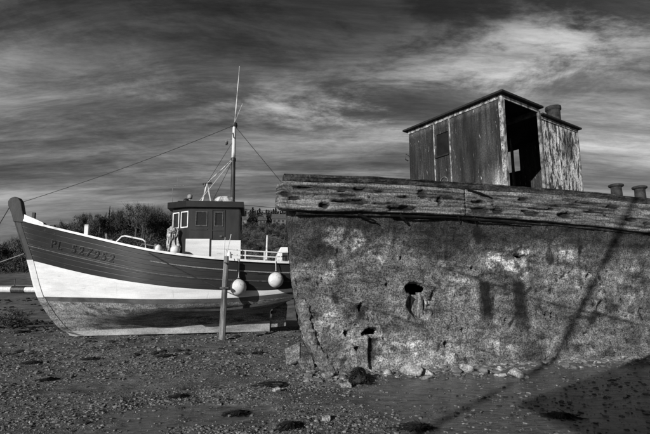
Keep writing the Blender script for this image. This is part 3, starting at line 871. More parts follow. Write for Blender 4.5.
sh_bow = pchip([0, .2, .4, .6, .8, 1], [.055, .34, .58, .77, .90, 1.0])
sh_aft = pchip([0, .08, .14, .19, .235, .28, .34, .43, .6, 1], [.055, .09, .17, .36, .62, .80, .90, .95, .98, 1.0])


def hull_n(s, z):
    s = np.asarray(s, float); z = np.asarray(z, float)
    k = np.clip((s - stem_s(z)) / (stern_s(z) - stem_s(z)), 0, 1)
    zr = rab_z(s) * smooth01(k / 0.12); zs = sheer_z(s)
    g = np.clip((z - zr) / np.maximum(zs - zr, 0.05), 0, 1)
    wb = 1 - smooth01(k / 0.42); wa = smooth01((k - 0.36) / 0.36)
    shp = sh_mid(g) * (1 - wb) * (1 - wa) + sh_bow(g) * wb + sh_aft(g) * wa
    # entrance: planking closes onto the stem at every height
    ent = smooth01(np.sqrt(np.clip(k / 0.16, 0, 1)))
    own = sheer_b(stem_s(zs) + k * (stern_s(zs) - stem_s(zs)))
    return np.maximum(own * shp * (0.25 + 0.75 * ent), 0.06)


ks = np.concatenate([np.linspace(0, 0.12, 16), np.linspace(0.12, 1, 84)[1:]])


def solve(ftab, k, add=0.0):
    z = np.full_like(k, 1.5)
    for _ in range(30):
        s = stem_s(z) + k * (stern_s(z) - stem_s(z)); z = 0.5 * z + 0.5 * (ftab(s) + add)
    return z


Zs, Zt, Zb = solve(sheer_z, ks), solve(band_t, ks), solve(band_b, ks)
Zq = Zb - 0.15
Zr = solve(lambda s: rab_z(s), ks) * smooth01(ks / 0.12) + 0.02 * (1 - smooth01(ks / 0.12))


def strip(name, za, zb_, nrow, mat, strakes=0, out=0.0, groove=0.005):
    if strakes:
        fr = []; ins = []
        for i in range(strakes):
            for q, d in ((0.0, groove), (0.02, groove * 0.8), (0.04, 0.0), (0.08, 0.0), (0.5, 0.0), (0.93, 0.0), (0.97, 0.0)):
                fr.append((i + q) / strakes); ins.append(d)
        fr.append(1.0); ins.append(0.0)
    else:
        fr = np.linspace(0, 1, nrow); ins = np.zeros(nrow)
    fr = np.array(fr); ins = np.array(ins)
    Z = za[:, None] + (zb_ - za)[:, None] * fr[None]
    S = stem_s(Z) + ks[:, None] * (stern_s(Z) - stem_s(Z))
    Nn = hull_n(S, Z) - ins[None] + out
    Nn = Nn + 0.004 * fbm(S * 1.5, Z * 1.2, 0, 2, 33)
    for sgn, nm in ((1, name), (-1, name)):
        V = np.stack([S, -sgn * Nn, Z], -1).reshape(-1, 3)
        bigmesh(nm, V, gridfaces(len(ks), len(fr), flip=sgn < 0), mat, boat, True)


strip('topside', Zt, Zs, 0, M['topside'], strakes=7)
strip('white_band', Zb, Zt, 0, M['white_paint'], strakes=4, groove=0.0025)
strip('boot_stripe', Zq, Zb, 4, M['boot'])
strip('bottom', Zr, Zq, 0, M['bottom'], strakes=6)
# transom
tz = np.linspace(0, 1, 24); zz_ = Zr[-1] + (Zs[-1] - Zr[-1]) * tz
ss_ = stern_s(zz_); nn_ = hull_n(ss_, zz_)
mesh('transom', [(a, -b_, c) for a, b_, c in zip(ss_, nn_, zz_)] + [(a, b_, c) for a, b_, c in zip(ss_, nn_, zz_)],
     [(i, i + 1, 24 + i + 1, 24 + i) for i in range(23)], M['topside'], boat, True)
# deck
dk = np.linspace(0.02, 0.995, 50); zd = solve(sheer_z, dk, -0.5); sd = stem_s(zd) + dk * (stern_s(zd) - stem_s(zd)); nd = hull_n(sd, zd) - 0.03
mesh('deck', [(a, -b_, c) for a, b_, c in zip(sd, nd, zd)] + [(a, b_, c) for a, b_, c in zip(sd, nd, zd)], [(i, i + 1, 51 + i, 50 + i) for i in range(49)], M['stem'], boat)


def sweep_on_hull(name, sa, sb, zf, w, h, out, mat, n=90, sides=(1, -1)):
    s = np.linspace(sa, sb, n); z = zf(s)
    for sgn in sides:
        nn = hull_n(s, np.minimum(z, sheer_z(s))) + out
        V = []; F = []
        for a, b_, c in zip(s, nn, z):
            for dy, dz_ in ((-w, -h), (w, -h), (w, h), (-w, h)): V.append((a, -sgn * (b_ + dy), c + dz_))
        for i in range(n - 1):
            for q in range(4): F.append((i * 4 + q, i * 4 + (q + 1) % 4, (i + 1) * 4 + (q + 1) % 4, (i + 1) * 4 + q))
        F += [(3, 2, 1, 0), tuple((n - 1) * 4 + q for q in range(4))]
        mesh(name, V, F, mat, boat)


sweep_on_hull('rail_cap', -1.62, 8.2, lambda s: sheer_z(s) + 0.035, 0.085, 0.034, 0.01, M['rail'])
sweep_on_hull('bulwark', -1.0, 8.15, lambda s: sheer_z(s) - 0.26, 0.012, 0.24, -0.07, M['white_paint'], sides=(-1,))
sweep_on_hull('rubbing_strake', -1.45, 8.1, lambda s: sheer_z(s) - 0.72 + 0.02 * s, 0.020, 0.016, 0.012, M['letter_edge'], sides=(1, -1))
sweep_on_hull('rubbing_strake', 2.9, 8.1, lambda s: sheer_z(s) - 0.30, 0.022, 0.018, 0.012, M['rope'], sides=(1, -1))
sweep_on_hull('bilge_keel', 3.2, 7.5, pchip([3.2, 3.8, 5.0, 6.4, 7.6], [0.90, 0.84, 0.82, 0.95, 1.14]), 0.075, 0.035, 0.05, M['stem'])
# white covering board at the very bow, standing above the rail
s = np.linspace(-1.60, -0.72, 14); V = []
for a in s:
    f = (a + 1.60) / 0.88; hgt = 0.14 * (1 - f) ** 0.7 + 0.02; b_ = float(hull_n(a, sheer_z(a)))
    for dy, dzz in ((-0.10, 0.072), (0.085, 0.072), (0.085, 0.072 + hgt), (-0.10, 0.072 + hgt)): V.append((a, -(b_ + dy), float(sheer_z(a)) + dzz))
F = [(i * 4 + q, i * 4 + (q + 1) % 4, (i + 1) * 4 + (q + 1) % 4, (i + 1) * 4 + q) for i in range(13) for q in range(4)] + [(3, 2, 1, 0), (52, 53, 54, 55)]
mesh('bow_board', V, F, M['rail'], boat)

# stem timber in three painted lengths, and its head
def stem_piece(name, za, zb_, mat, wi=0.20, hw=0.085):
    z = np.linspace(za, zb_, 26); fo = stem_s(z)
    V = []
    for a, c in zip(fo, z):
        for dx_, hy in ((-0.02, hw * 0.55), (0.05, hw), (wi, hw), (wi, -hw), (0.05, -hw), (-0.02, -hw * 0.55)): V.append((a + dx_, hy, c))
    F = [(i * 6 + q, (i + 1) * 6 + q, (i + 1) * 6 + (q + 1) % 6, i * 6 + (q + 1) % 6) for i in range(25) for q in range(6)]
    F += [(0, 1, 2, 3, 4, 5), tuple(25 * 6 + q for q in (5, 4, 3, 2, 1, 0))]
    mesh(name, V, F, mat, boat)


stem_piece('stem', 2.50, 3.75, M['stem'])
stem_piece('cutwater', 1.27, 2.495, M['white_paint'])
stem_piece('forefoot', 0.02, 1.265, M['bottom'], 0.24)
head = [(-1.98, 3.75), (-2.08, 4.05), (-2.20, 4.30), (-2.215, 4.45), (-2.15, 4.56), (-2.02, 4.61), (-1.88, 4.57), (-1.79, 4.44), (-1.72, 4.15), (-1.62, 3.80), (-1.62, 3.72)]
MB().prism([(a, -0.11, c) for a, c in head], (0, 0.22, 0)).build('stem_head', M['stem'], boat, bevel=0.03)
# keel and rudder
kp = [(0.10, 0.02), (0.30, 0.00), (6.80, -0.02), (6.80, 0.34), (5.0, 0.29), (2.3, 0.22), (0.8, 0.17), (-0.05, 0.16)]
MB().prism([(a, -0.085, c) for a, c in kp], (0, 0.17, 0)).build('keel', M['keel'], boat, bevel=0.012)
MB().prism([(a, -0.03, c) for a, c in [(6.83, 0.10), (7.38, 0.14), (7.44, 0.85), (7.30, 1.2), (6.95, 1.2)]], (0, 0.06, 0)).build('rudder', M['bottom'], boat, bevel=0.01)
MB().tube([(6.85, 0, 0.62), (7.02, 0, 0.62)], 0.05, 10).lathe([(0.0, 0), (0.05, 0), (0.05, 0.1), (0, 0.12)], (6.88, 0, 0.57), 8).build('propeller_shaft', M['iron'], boat)

# registration letters
def wrap_text(txt, name, mat, s_start, size, below, out, dxs=0.0, dzs=0.0, shear=0.25):
    cu = bpy.data.curves.new(name, 'FONT'); cu.body = txt; cu.size = size; cu.shear = shear; cu.extrude = 0.0; cu.offset = 0.006; cu.space_character = 1.35
    ob = bpy.data.objects.new(name, cu); COL.objects.link(ob)
    bpy.context.view_layer.update()
    dg = bpy.context.evaluated_depsgraph_get(); me = bpy.data.meshes.new_from_object(ob.evaluated_get(dg))
    bpy.data.objects.remove(ob)
    V = np.array([v.co[:] for v in me.vertices]); 
    s = s_start + V[:, 0] + dxs; z = sheer_z(s) - below + V[:, 1] + dzs
    for v, a, c, b_ in zip(me.vertices, s, z, hull_n(s, z)): v.co = (a, -(b_ + out), c)
    me.materials.clear(); me.materials.append(mat)
    o = bpy.data.objects.new(name, me); COL.objects.link(o); o.parent = boat
    return o


for q, chx in enumerate('PL 527952'):
    if chx == ' ': continue
    st = -0.55 + 0.262 * q
    lt = wrap_text(chx, 'registration_letter', M['letter'], st, 0.36, 0.60, 0.018)
    sh = wrap_text(chx, 'letter_shade', M['letter_edge'], st, 0.36, 0.60, 0.012, -0.014, 0.014); sh.parent = lt

# wheelhouse
wh = empty('wheelhouse'); wh.parent = boat
zf0, zf1 = 1.95, 4.20
plan = [(3.30, 0.30), (3.98, 0.88), (5.70, 0.88)]     # (s, n) near side: front edge, chamfer, side
def whpanel(pA, pB, opens, nm='wall', z0=zf0, z1=zf1, mat=None):
    # order so the thickness goes inwards (left of travel)
    return wall_panel(pA, pB, z0, z1, opens, 0.04, mat or M['house_dark'], wh, nm)


def window_in(pA, pB, a0, a1, z0, z1, fr=0.03, frame_mat=None):
    pA = Vector((pA[0], pA[1], 0)); pB = Vector((pB[0], pB[1], 0)); d = (pB - pA).normalized(); nrm = Vector((-d.y, d.x, 0))
    rot = Matrix(((d.x, nrm.x, 0), (d.y, nrm.y, 0), (0, 0, 1)))
    mb = MB()
    def at(a, z, off): q = pA + d * a + nrm * off; return (q.x, q.y, z)
    mb.box(at((a0 + a1) / 2, z0 + fr / 2, 0.0), (a1 - a0, 0.05, fr), rot).box(at((a0 + a1) / 2, z1 - fr / 2, 0.0), (a1 - a0, 0.05, fr), rot)
    mb.box(at(a0 + fr / 2, (z0 + z1) / 2, 0.0), (fr, 0.048, z1 - z0 - 2 * fr), rot).box(at(a1 - fr / 2, (z0 + z1) / 2, 0.0), (fr, 0.048, z1 - z0 - 2 * fr), rot)
    w = mb.build('window', frame_mat or M['letter_edge'], wh)
    MB().box(at((a0 + a1) / 2, (z0 + z1) / 2, 0.02), (a1 - a0 - 2 * fr + 0.006, 0.008, z1 - z0 - 2 * fr + 0.006), rot).build('pane', M['glass'], w)


for sg in (1, -1):
    pf, pc, pe = [(a, -sg * b_) for a, b_ in plan]
    side_op = [(0.20, 0.60, 3.56, 4.06), (0.84, 1.14, 3.55, 4.05)]
    cl = math.hypot(0.68, 0.58)
    ch_op = [(0.05, 0.38, 3.52, 4.08), (0.47, 0.84, 3.52, 4.08)]
    if sg > 0:
        whpanel(pc, pe, side_op); whpanel(pf, pc, ch_op)
        for o in side_op: window_in(pc, pe, *o)
        for o in ch_op: window_in(pf, pc, *o, fr=0.035, frame_mat=M['rail'])
    else:
        so = [(1.78 - b_, 1.78 - a, c, d) for a, b_, c, d in side_op]; co_ = [(cl - b_, cl - a, c, d) for a, b_, c, d in ch_op]
        whpanel(pe, pc, so); whpanel(pc, pf, co_)
        for o in so: window_in(pe, pc, *o)
        for o in co_: window_in(pc, pf, *o, frame_mat=M['rail'])
fo = [(0.10, 0.50, 3.52, 4.08)]
whpanel((3.30, 0.30), (3.30, -0.30), fo); window_in((3.30, 0.30), (3.30, -0.30), *fo[0], frame_mat=M['rail'])
whpanel((5.70, -0.88), (5.70, 0.88), [(0.5, 1.25, 3.5, 4.05)]); window_in((5.70, -0.88), (5.70, 0.88), 0.5, 1.25, 3.5, 4.05)
# white lower panels on the near side, split by the door
MB().box((4.28, -0.895, 2.62), (0.80, 0.02, 1.02)).build('lower_panel', M['white_paint'], wh, bevel=0.005)
MB().box((5.44, -0.895, 2.60), (0.60, 0.02, 0.98)).build('lower_panel', M['white_paint'], wh, bevel=0.005)
MB().box((4.955, -0.893, 2.60), (0.42, 0.016, 0.98)).build('lower_panel', M['white_paint'], wh, bevel=0.005)
# door frame battens, handle, ledge moulding
mb = MB()
for a in (4.74, 5.17): mb.box((a, -0.893, 3.63), (0.028, 0.022, 1.0))
mb.box((4.955, -0.892, 4.12), (0.40, 0.02, 0.028)).box((4.955, -0.891, 3.42), (0.40, 0.018, 0.03)).build('door_frame', M['stem'], wh)
MB().tube([(5.10, -0.90, 3.22), (5.10, -0.95, 3.22), (5.02, -0.95, 3.22)], 0.012, 6).build('door_handle', M['iron_pale'], wh)
MB().box((4.30, -0.893, 3.45), (0.56, 0.02, 0.025)).build('window_ledge', M['stem'], wh)
# roof: a thick black slab with rounded camber
rp = [(3.12, 0.36), (3.86, 1.00), (5.82, 1.00), (5.82, -1.00), (3.86, -1.00), (3.12, -0.36)]
V = [(a, -b_, 4.20 + (0.04 if a < 3.5 else 0.0)) for a, b_ in rp] + [(a, -b_, 4.40 + (0.04 if a < 3.5 else 0.0)) for a, b_ in rp] + [(3.4, 0, 4.50), (5.6, 0, 4.47)]
F = [(0, 5, 4, 3, 2, 1)] + [(i, (i + 1) % 6, 6 + (i + 1) % 6, 6 + i) for i in range(6)] + [(6, 7, 12), (7, 8, 13, 12), (8, 9, 13), (9, 10, 12, 13), (10, 11, 12), (11, 6, 12)]
rf = mesh('roof', V, F, M['black'], wh)
MB().box((3.55, 0.35, 4.52), (0.35, 0.5, 0.16)).lathe([(0.10, 0), (0.10, 0.10), (0.05, 0.14), (0, 0.15)], (3.75, -0.3, 4.46), 14).build('ventilator', M['black'], wh, bevel=0.02)
MB().lathe([(0.07, 0), (0.09, 0.02), (0.09, 0.12), (0.06, 0.15), (0, 0.15)], (3.86, -0.2, 4.62), 12).tube([(3.86, -0.2, 4.42), (3.86, -0.2, 4.62)], 0.02, 6).build('searchlight', M['iron_pale'], wh, True)
MB().tube([(3.24, -0.2, 4.42), (3.24, -0.2, 5.02), (3.30, -0.2, 5.08), (3.72, -0.2, 5.10)], 0.011, 6).tube([(3.40, -0.2, 5.09), (3.40, -0.2, 5.38)], 0.007, 5).build('aerial_bracket', M['rope'], wh)
# white raft case on the roof
V = []; F = []
prof = [(0.34, 0.0), (0.36, 0.05), (0.34, 0.17), (0.26, 0.25), (0.0, 0.27)]
MB().lathe([(r, z) for r, z in prof], (0, 0, 0), 20).build('raft_case', M['cloth'], wh, True).matrix_basis = Matrix.Translation((5.12, -0.30, 4.43)) @ Matrix.Diagonal((1.05, 0.75, 1.0, 1.0))
# derrick foot and boom
MB().tube([(4.30, -0.25, 4.42), (4.46, -0.2, 5.20)], [0.045, 0.032], 8).tube([(4.62, -0.1, 4.45), (4.46, -0.2, 5.20)], 0.03, 6).build('derrick_frame', M['mast_white'], wh)
MB().tube([(4.30, -0.22, 5.16), (4.62, -0.18, 5.22)], 0.035, 6).lathe([(0.05, 0), (0.05, 0.10), (0.0, 0.12)], (4.38, -0.2, 5.08), 8).build('derrick_block', M['mast_dark'], wh)
MB().tube([(4.46, -0.2, 5.20), (5.32, 0, 6.15)], [0.022, 0.016], 8).build('boom', M['mast_white'], wh)

# mast
MB().tube([(5.38, 0, 4.40), (5.375, 0, 6.15)], [0.085, 0.08], 10).build('mast_lower', M['mast_dark'], boat, True)
MB().tube([(5.375, 0, 6.15), (5.39, 0, 7.55)], [0.078, 0.065], 10).build('mast_upper', M['mast_white'], boat, True)
MB().tube([(5.39, 0.05, 7.4), (5.46, 0.03, 8.5), (5.54, 0, 9.85)], [0.034, 0.026, 0.010], 8).tube([(5.40, 0.0, 7.6), (5.68, 0.0, 8.35)], 0.008, 5).build('topmast', M['mast_white'], boat, True)
MB().lathe([(0.10, 0), (0.10, 0.10), (0.085, 0.12), (0, 0.12)], (5.375, 0, 6.10), 12).build('mast_band', M['mast_dark'], boat)
MB().lathe([(0.10, 0), (0.12, 0.05), (0.10, 0.14), (0, 0.15)], (5.39, 0, 7.42), 12).build('mast_band', M['mast_dark'], boat)
MB().lathe([(0.05, 0), (0.07, 0.04), (0.07, 0.14), (0.04, 0.17), (0, 0.17)], (5.10, -0.05, 6.70), 10).tube([(5.37, 0, 6.95), (5.10, -0.05, 6.92), (5.10, -0.05, 6.85)], 0.014, 5).build('mast_lamp', M['iron_pale'], boat, True)
MB().tube([(5.375, -0.55, 6.98), (5.375, 0.55, 6.98)], 0.022, 6).build('crosstree', M['mast_dark'], boat)
# rigging (each stay a part)
def stay(a, b_, r=0.010, sag=0.0, name='stay', mat=None, n=10):
    a = Vector(a); b_ = Vector(b_)
    pts = [a.lerp(b_, k / n) + Vector((0, 0, -sag * 4 * (k / n) * (1 - k / n))) for k in range(n + 1)]
    MB().tube(pts, r, 5).build(name, mat or M['wire'], boat)


stay((5.37, 0, 7.48), (-1.86, 0, 4.42), 0.011, 0.10)
stay((5.40, 0, 7.46), (8.1, 0, 4.3), 0.011)
stay((5.36, -0.03, 6.15), (4.25, -0.7, 4.42), 0.012, mat=M['white_rope'])
stay((5.36, -0.03, 6.12), (4.72, -0.8, 4.42), 0.009)
stay((5.37, 0, 6.9), (4.46, -0.2, 5.22), 0.008)
stay((5.75, -0.6, 4.36), (8.2, -0.4, 4.22), 0.010)
stay((5.75, 0.6, 4.40), (8.2, 0.4, 4.30), 0.008)

# fittings along the deck edge
def on_rail(s, n_in=0.12): return float(hull_n(s, sheer_z(s))) - n_in
def rail_post(s, h, w, mat, name, n_in=0.10, lean=0.0):
    z = float(sheer_z(s)); MB().box((s + lean * h / 2, -on_rail(s, n_in), z + h / 2 - 0.03), (w, w * 0.9, h), Matrix.Rotation(lean, 3, 'Y')).build(name, mat, boat, bevel=0.012)
rail_post(0.74, 0.42, 0.13, M['rail'], 'mooring_post')
rail_post(1.38, 0.30, 0.07, M['rope'], 'timber_head', 0.3, -0.15)
rail_post(1.50, 0.14, 0.16, M['rope'], 'cleat', 0.3)
rail_post(-1.42, 0.42, 0.10, M['stem'], 'fairlead', 0.25)
rail_post(-0.62, 0.16, 0.14, M['stem'], 'fairlead', 0.3); rail_post(-0.35, 0.12, 0.10, M['rope'], 'fairlead', 0.3)
rail_post(2.96, 0.30, 0.07, M['rope'], 'timber_head', 0.3, 0.1); rail_post(3.14, 0.26, 0.08, M['iron_pale'], 'timber_head', 0.35)
z = lambda s: float(sheer_z(s))
MB().tube([(1.70, -on_rail(1.7), z(1.7)), (1.92, -on_rail(1.9), 3.15), (2.02, -on_rail(2.0), 3.17), (2.60, -on_rail(2.6), 3.05), (2.70, -on_rail(2.7), 2.98), (2.72, -on_rail(2.72), z(2.72))], 0.028, 8).build('hoop_rail', M['rail'], boat, True)
MB().tube([(1.75, on_rail(1.7), z(1.7)), (1.92, on_rail(1.9), 3.15), (2.60, on_rail(2.6), 3.05), (2.72, on_rail(2.72), z(2.72))], 0.024, 8).build('hoop_rail', M['rope'], boat, True)
# after rails and stanchions
for sgn in (1, -1):
    for hgt, rr in ((0.20, 0.020), (0.36, 0.020)):
        ss = np.linspace(5.0 if sgn > 0 else 5.8, 7.15, 12)
        MB().tube([(a, -sgn * on_rail(a, 0.06), z(a) + hgt) for a in ss], rr, 6).build('guard_rail', M['rail'], boat, True)
    for a in (5.30, 5.92, 6.55, 7.1): MB().tube([(a, -sgn * on_rail(a, 0.06), z(a)), (a, -sgn * on_rail(a, 0.06), z(a) + 0.37)], 0.018, 6).build('stanchion', M['rail'], boat)
MB().tube([(6.62, -0.9, 1.9), (6.66, -0.9, 3.26)], [0.045, 0.03], 8).build('flag_pole', M['rail'], boat, True)
MB().prism([(6.95, -1.15, 2.28), (7.02, -1.15, 2.62), (7.12, -1.15, 2.84), (7.75, -1.15, 2.84), (7.80, -1.15, 2.28)], (0, 1.6, 0)).build('stern_seat', M['rail'], boat, bevel=0.03)
MB().box((7.32, -1.165, 2.52), (0.30, 0.03, 0.26)).build('seat_recess', M['mast_dark'], boat, bevel=0.01)
MB().lathe([(0.07, 0), (0.09, 0.05), (0.07, 0.22), (0.05, 0.30), (0, 0.3)], (5.40, -on_rail(5.4, 0.02), z(5.4) - 0.02), 10).build('warping_head', M['rail'], boat, True)
MB().box((6.4, -0.2, 2.2), (0.7, 0.8, 0.45)).tube([(6.1, -0.5, 2.45), (6.75, -0.4, 2.5)], 0.07, 8).build('deck_winch', M['iron'], boat, bevel=0.02)
# hull scupper
sa = np.linspace(6.32, 6.85, 6); V = []
for a in sa:
    for zz2 in (1.93, 2.02): V.append((a, -(float(hull_n(a, zz2)) + 0.016), zz2))
mesh('scupper', V, [(2 * i, 2 * i + 2, 2 * i + 3, 2 * i + 1) for i in range(5)], M['letter'], boat)
# ------------------------------------------------------------------ things hung on the boat
BM = Matrix.Translation(FB) @ Matrix.Rotation(FANG, 4, 'Z') @ Matrix.Rotation(-0.012, 4, 'Y') @ Matrix.Diagonal((FSC, 1, 1, 1))
def bw(s, n, zz): return BM @ Vector((s, -n, zz))


def ball_fender(s, zc, r, label):
    n0 = float(hull_n(s, zc)) + r * 0.98
    p = bw(s, n0, zc)
    e = empty('ball_fender', p); tag(e, label, 'fender', 'ball fenders hung on the hull')
    prof = [(0.0, -r)] + [(r * math.sin(a), -r * math.cos(a)) for a in np.linspace(0.2, math.pi - 0.28, 14)] + [(0.05, r * 1.0), (0.055, r * 1.14), (0.03, r * 1.2), (0, r * 1.2)]
    MB().lathe(prof, (0, 0, 0), 24).build('ball', M['fender'], e, True)
    MB().lathe([(0.056, r * 0.98), (0.060, r * 1.08), (0.056, r * 1.17)], (0, 0, 0), 14).build('eye_collar', M['wire'], e, True)
    q = bw(s, float(hull_n(s, float(sheer_z(s)))) + 0.10, float(sheer_z(s)) + 0.08) - p
    MB().tube([(0, 0, r * 1.15), (q.x * 0.3, q.y * 0.5, q.z * 0.6), tuple(q)], 0.013, 6).build('lanyard', M['white_rope'], e)


ball_fender(5.72, 1.52, 0.255, 'white ball fender hanging lower, right beside the wooden leg')
ball_fender(6.93, 1.74, 0.245, 'white ball fender hanging higher, nearest the wreck')

# beaching leg
leg = empty('beaching_leg', (-3.10, 13.33, ground_z(-3.1, 13.33))); tag(leg, 'tall rough wooden leg propping the fishing boat upright from the mud', 'post')
mb = MB(); V = []; F = []
nz = 40
for k in range(nz):
    f = k / (nz - 1); hz_ = -0.15 + 2.66 * f
    cx_ = 0.02 + 0.05 * f; w = 0.105 - 0.03 * f; 
    for q in range(8):
        an = 2 * math.pi * (q + 0.5) / 8; rr = w * (1 + 0.10 * float(vnoise(np.array([q * 3.1]), np.array([hz_ * 3]), 0, 8)[0]) - 0.05)
        V.append((cx_ + rr * math.cos(an), 0.02 * f + rr * math.sin(an), hz_))
for k in range(nz - 1):
    for q in range(8): F.append((k * 8 + q, k * 8 + (q + 1) % 8, (k + 1) * 8 + (q + 1) % 8, (k + 1) * 8 + q))
F += [tuple(range(7, -1, -1)), tuple((nz - 1) * 8 + q for q in range(8))]
mesh('shaft', V, F, M['post'], leg)
MB().box((0.06, 0.0, 1.55), (0.26, 0.26, 0.05)).build('strap', M['iron'], leg)
MB().lathe([(0.03, 0), (0.03, 0.05), (0, 0.05)], (0.07, -0.11, 2.30), 8, Matrix.Rotation(math.pi / 2, 3, 'X')).build('bolt', M['iron'], leg)
MB().tube([(0.05, 0, 2.44), (0.10, 0.1, 2.8), (0.16, 0.15, 3.2)], 0.012, 5).tube([(0.0, 0.0, 2.42), (-0.03, 0.1, 2.75), (-0.02, 0.14, 3.1)], 0.010, 5).build('lashing', M['white_rope'], leg)


# mooring ropes
def rope(a, b_, r, sag, label, mat, name='mooring_rope'):
    a = Vector(a); b_ = Vector(b_); n = 24
    pts = [a.lerp(b_, k / n) + Vector((0, 0, -sag * 4 * (k / n) * (1 - k / n))) for k in range(n + 1)]
    o = MB().tube([p - a for p in pts], r, 6).build(name, mat, None, True); o.location = a
    tag(o, label, 'rope'); return o


rope(bw(2.85, float(hull_n(2.85, 2.6)) + 0.03, 2.62), bw(5.35, 2.05, 1.42), 0.016, 0.06, 'dark rope slanting down the hull from the rail to the wooden leg', M['wire'])
rope(bw(-2.2, 0.0, 4.25), (-11.5, 12.8, 0.1), 0.012, 0.12, 'thin rope running left and down from the stem head', M['wire'])
rope(bw(-1.55, 0.08, 2.70), (-17.5, 16.0, 1.15), 0.018, 0.2, 'slack rope running left from the bow above the white band', M['rope'])


# oilskin and floats against the wheelhouse front
def lump(name, c, r, mat, label, cat, squash=(1, 1, 1), amp=0.25, seed=1, sub=(18, 26), fq=2.2, parent=None, group=None):
    nu, nv = sub[1], sub[0]
    th = np.linspace(0, 2 * math.pi, nu, endpoint=False); ph = np.linspace(0.03, math.pi - 0.03, nv)
    T, Pp = np.meshgrid(th, ph, indexing='ij')
    X, Y, Z = np.cos(T) * np.sin(Pp), np.sin(T) * np.sin(Pp), np.cos(Pp)
    d = 1 + amp * fbm(X * fq + seed, Y * fq, Z * fq, 4, seed)
    V = np.stack([X * d * r * squash[0], Y * d * r * squash[1], Z * d * r * squash[2]], -1).reshape(-1, 3)
    o = bigmesh(name, V, gridfaces(nu, nv, True, True), mat, parent, True); o.location = c
    if label: tag(o, label, cat, group)
    return o


oil = empty('hanging_oilskin', bw(3.42, 0.74, 2.62)); oil.scale = (0.8, 0.8, 0.85); tag(oil, 'white oilskin hanging on the front corner of the wheelhouse', 'oilskin')
for q, (ox, oy, wdt, top, bot, ph) in enumerate(((-0.13, -0.05, 0.085, 0.98, 0.18, 0.0), (0.07, 0.02, 0.10, 1.05, 0.02, 1.7), (0.20, 0.06, 0.055, 0.93, 0.10, 3.1))):
    nv, nu = 40, 26; V = []
    for j in range(nv):
        f = j / (nv - 1); zz2 = top + (bot - top) * f
        w = wdt * (0.25 + 0.75 * min(1, f * 9)) * (1 + 0.35 * math.sin(f * 5.5 + ph)); cxx = ox + 0.035 * math.sin(f * 6 + ph)
        for i in range(nu):
            an = 2 * math.pi * i / nu
            fold = 1 + 0.34 * math.sin(an * 4 + f * 5 + ph) * (0.3 + 0.7 * f) + 0.2 * math.sin(an * 7 - f * 9)
            V.append((cxx + w * math.cos(an) * fold, oy + 0.8 * w * math.sin(an) * fold, zz2 + 0.05 * math.sin(an * 2 + ph) * f))
    F = [tuple(int(c) for c in r) for r in gridfaces(nv, nu)] + [(j * nu + nu - 1, (j + 1) * nu + nu - 1, (j + 1) * nu, j * nu) for j in range(nv - 1)] + [tuple(range(nu)), tuple((nv - 1) * nu + i for i in range(nu - 1, -1, -1))]
    mesh('coat_fold', V, F, M['cloth'], oil, True)
lump('hood', (-0.06, -0.06, 0.93), 0.14, M['cloth'], None, None, (1.25, 0.9, 0.9), 0.8, 3, parent=oil, fq=3.0)
lump('small_float', bw(3.10, 1.35, 2.74), 0.13, M['fender'], 'small pale pear-shaped float on the rail left of the oilskin', 'float', (0.8, 0.8, 1.2), 0.12, 5, group='floats by the wheelhouse')
lump('small_float', bw(3.62, 1.30, 2.72), 0.15, M['fender'], 'small pale round float on the rail under the oilskin', 'float', (1, 1, 1.05), 0.12, 9, group='floats by the wheelhouse')

# ------------------------------------------------------------------ things on the mud
import bmesh


def ellip_rock(name, x, y, sx, sy, sz, mat, label, cat, seed, rz=0.0, group=None):
    rg = np.random.default_rng(seed); bm = bmesh.new()
    for k in range(17):
        q = rg.normal(size=3); q /= np.linalg.norm(q); q *= rg.uniform(0.82, 1.12)
        bm.verts.new((q[0] * sx / 2, q[1] * sy / 2, q[2] * sz / 2))
    r = bmesh.ops.convex_hull(bm, input=bm.verts)
    bmesh.ops.delete(bm, geom=[g for g in r['geom_interior'] if isinstance(g, bmesh.types.BMVert)], context='VERTS')
    bmesh.ops.bevel(bm, geom=list(bm.edges), offset=min(sx, sz) * 0.05, segments=1, affect='EDGES')
    me = bpy.data.meshes.new(name); bm.to_mesh(me); bm.free(); me.materials.append(mat)
    o = bpy.data.objects.new(name, me); COL.objects.link(o)
    o.location = (x, y, ground_z(x, y) + sz * 0.22); o.rotation_euler = (rg.uniform(-0.2, 0.2), rg.uniform(-0.2, 0.2), rz)
    return tag(o, label, cat, group)


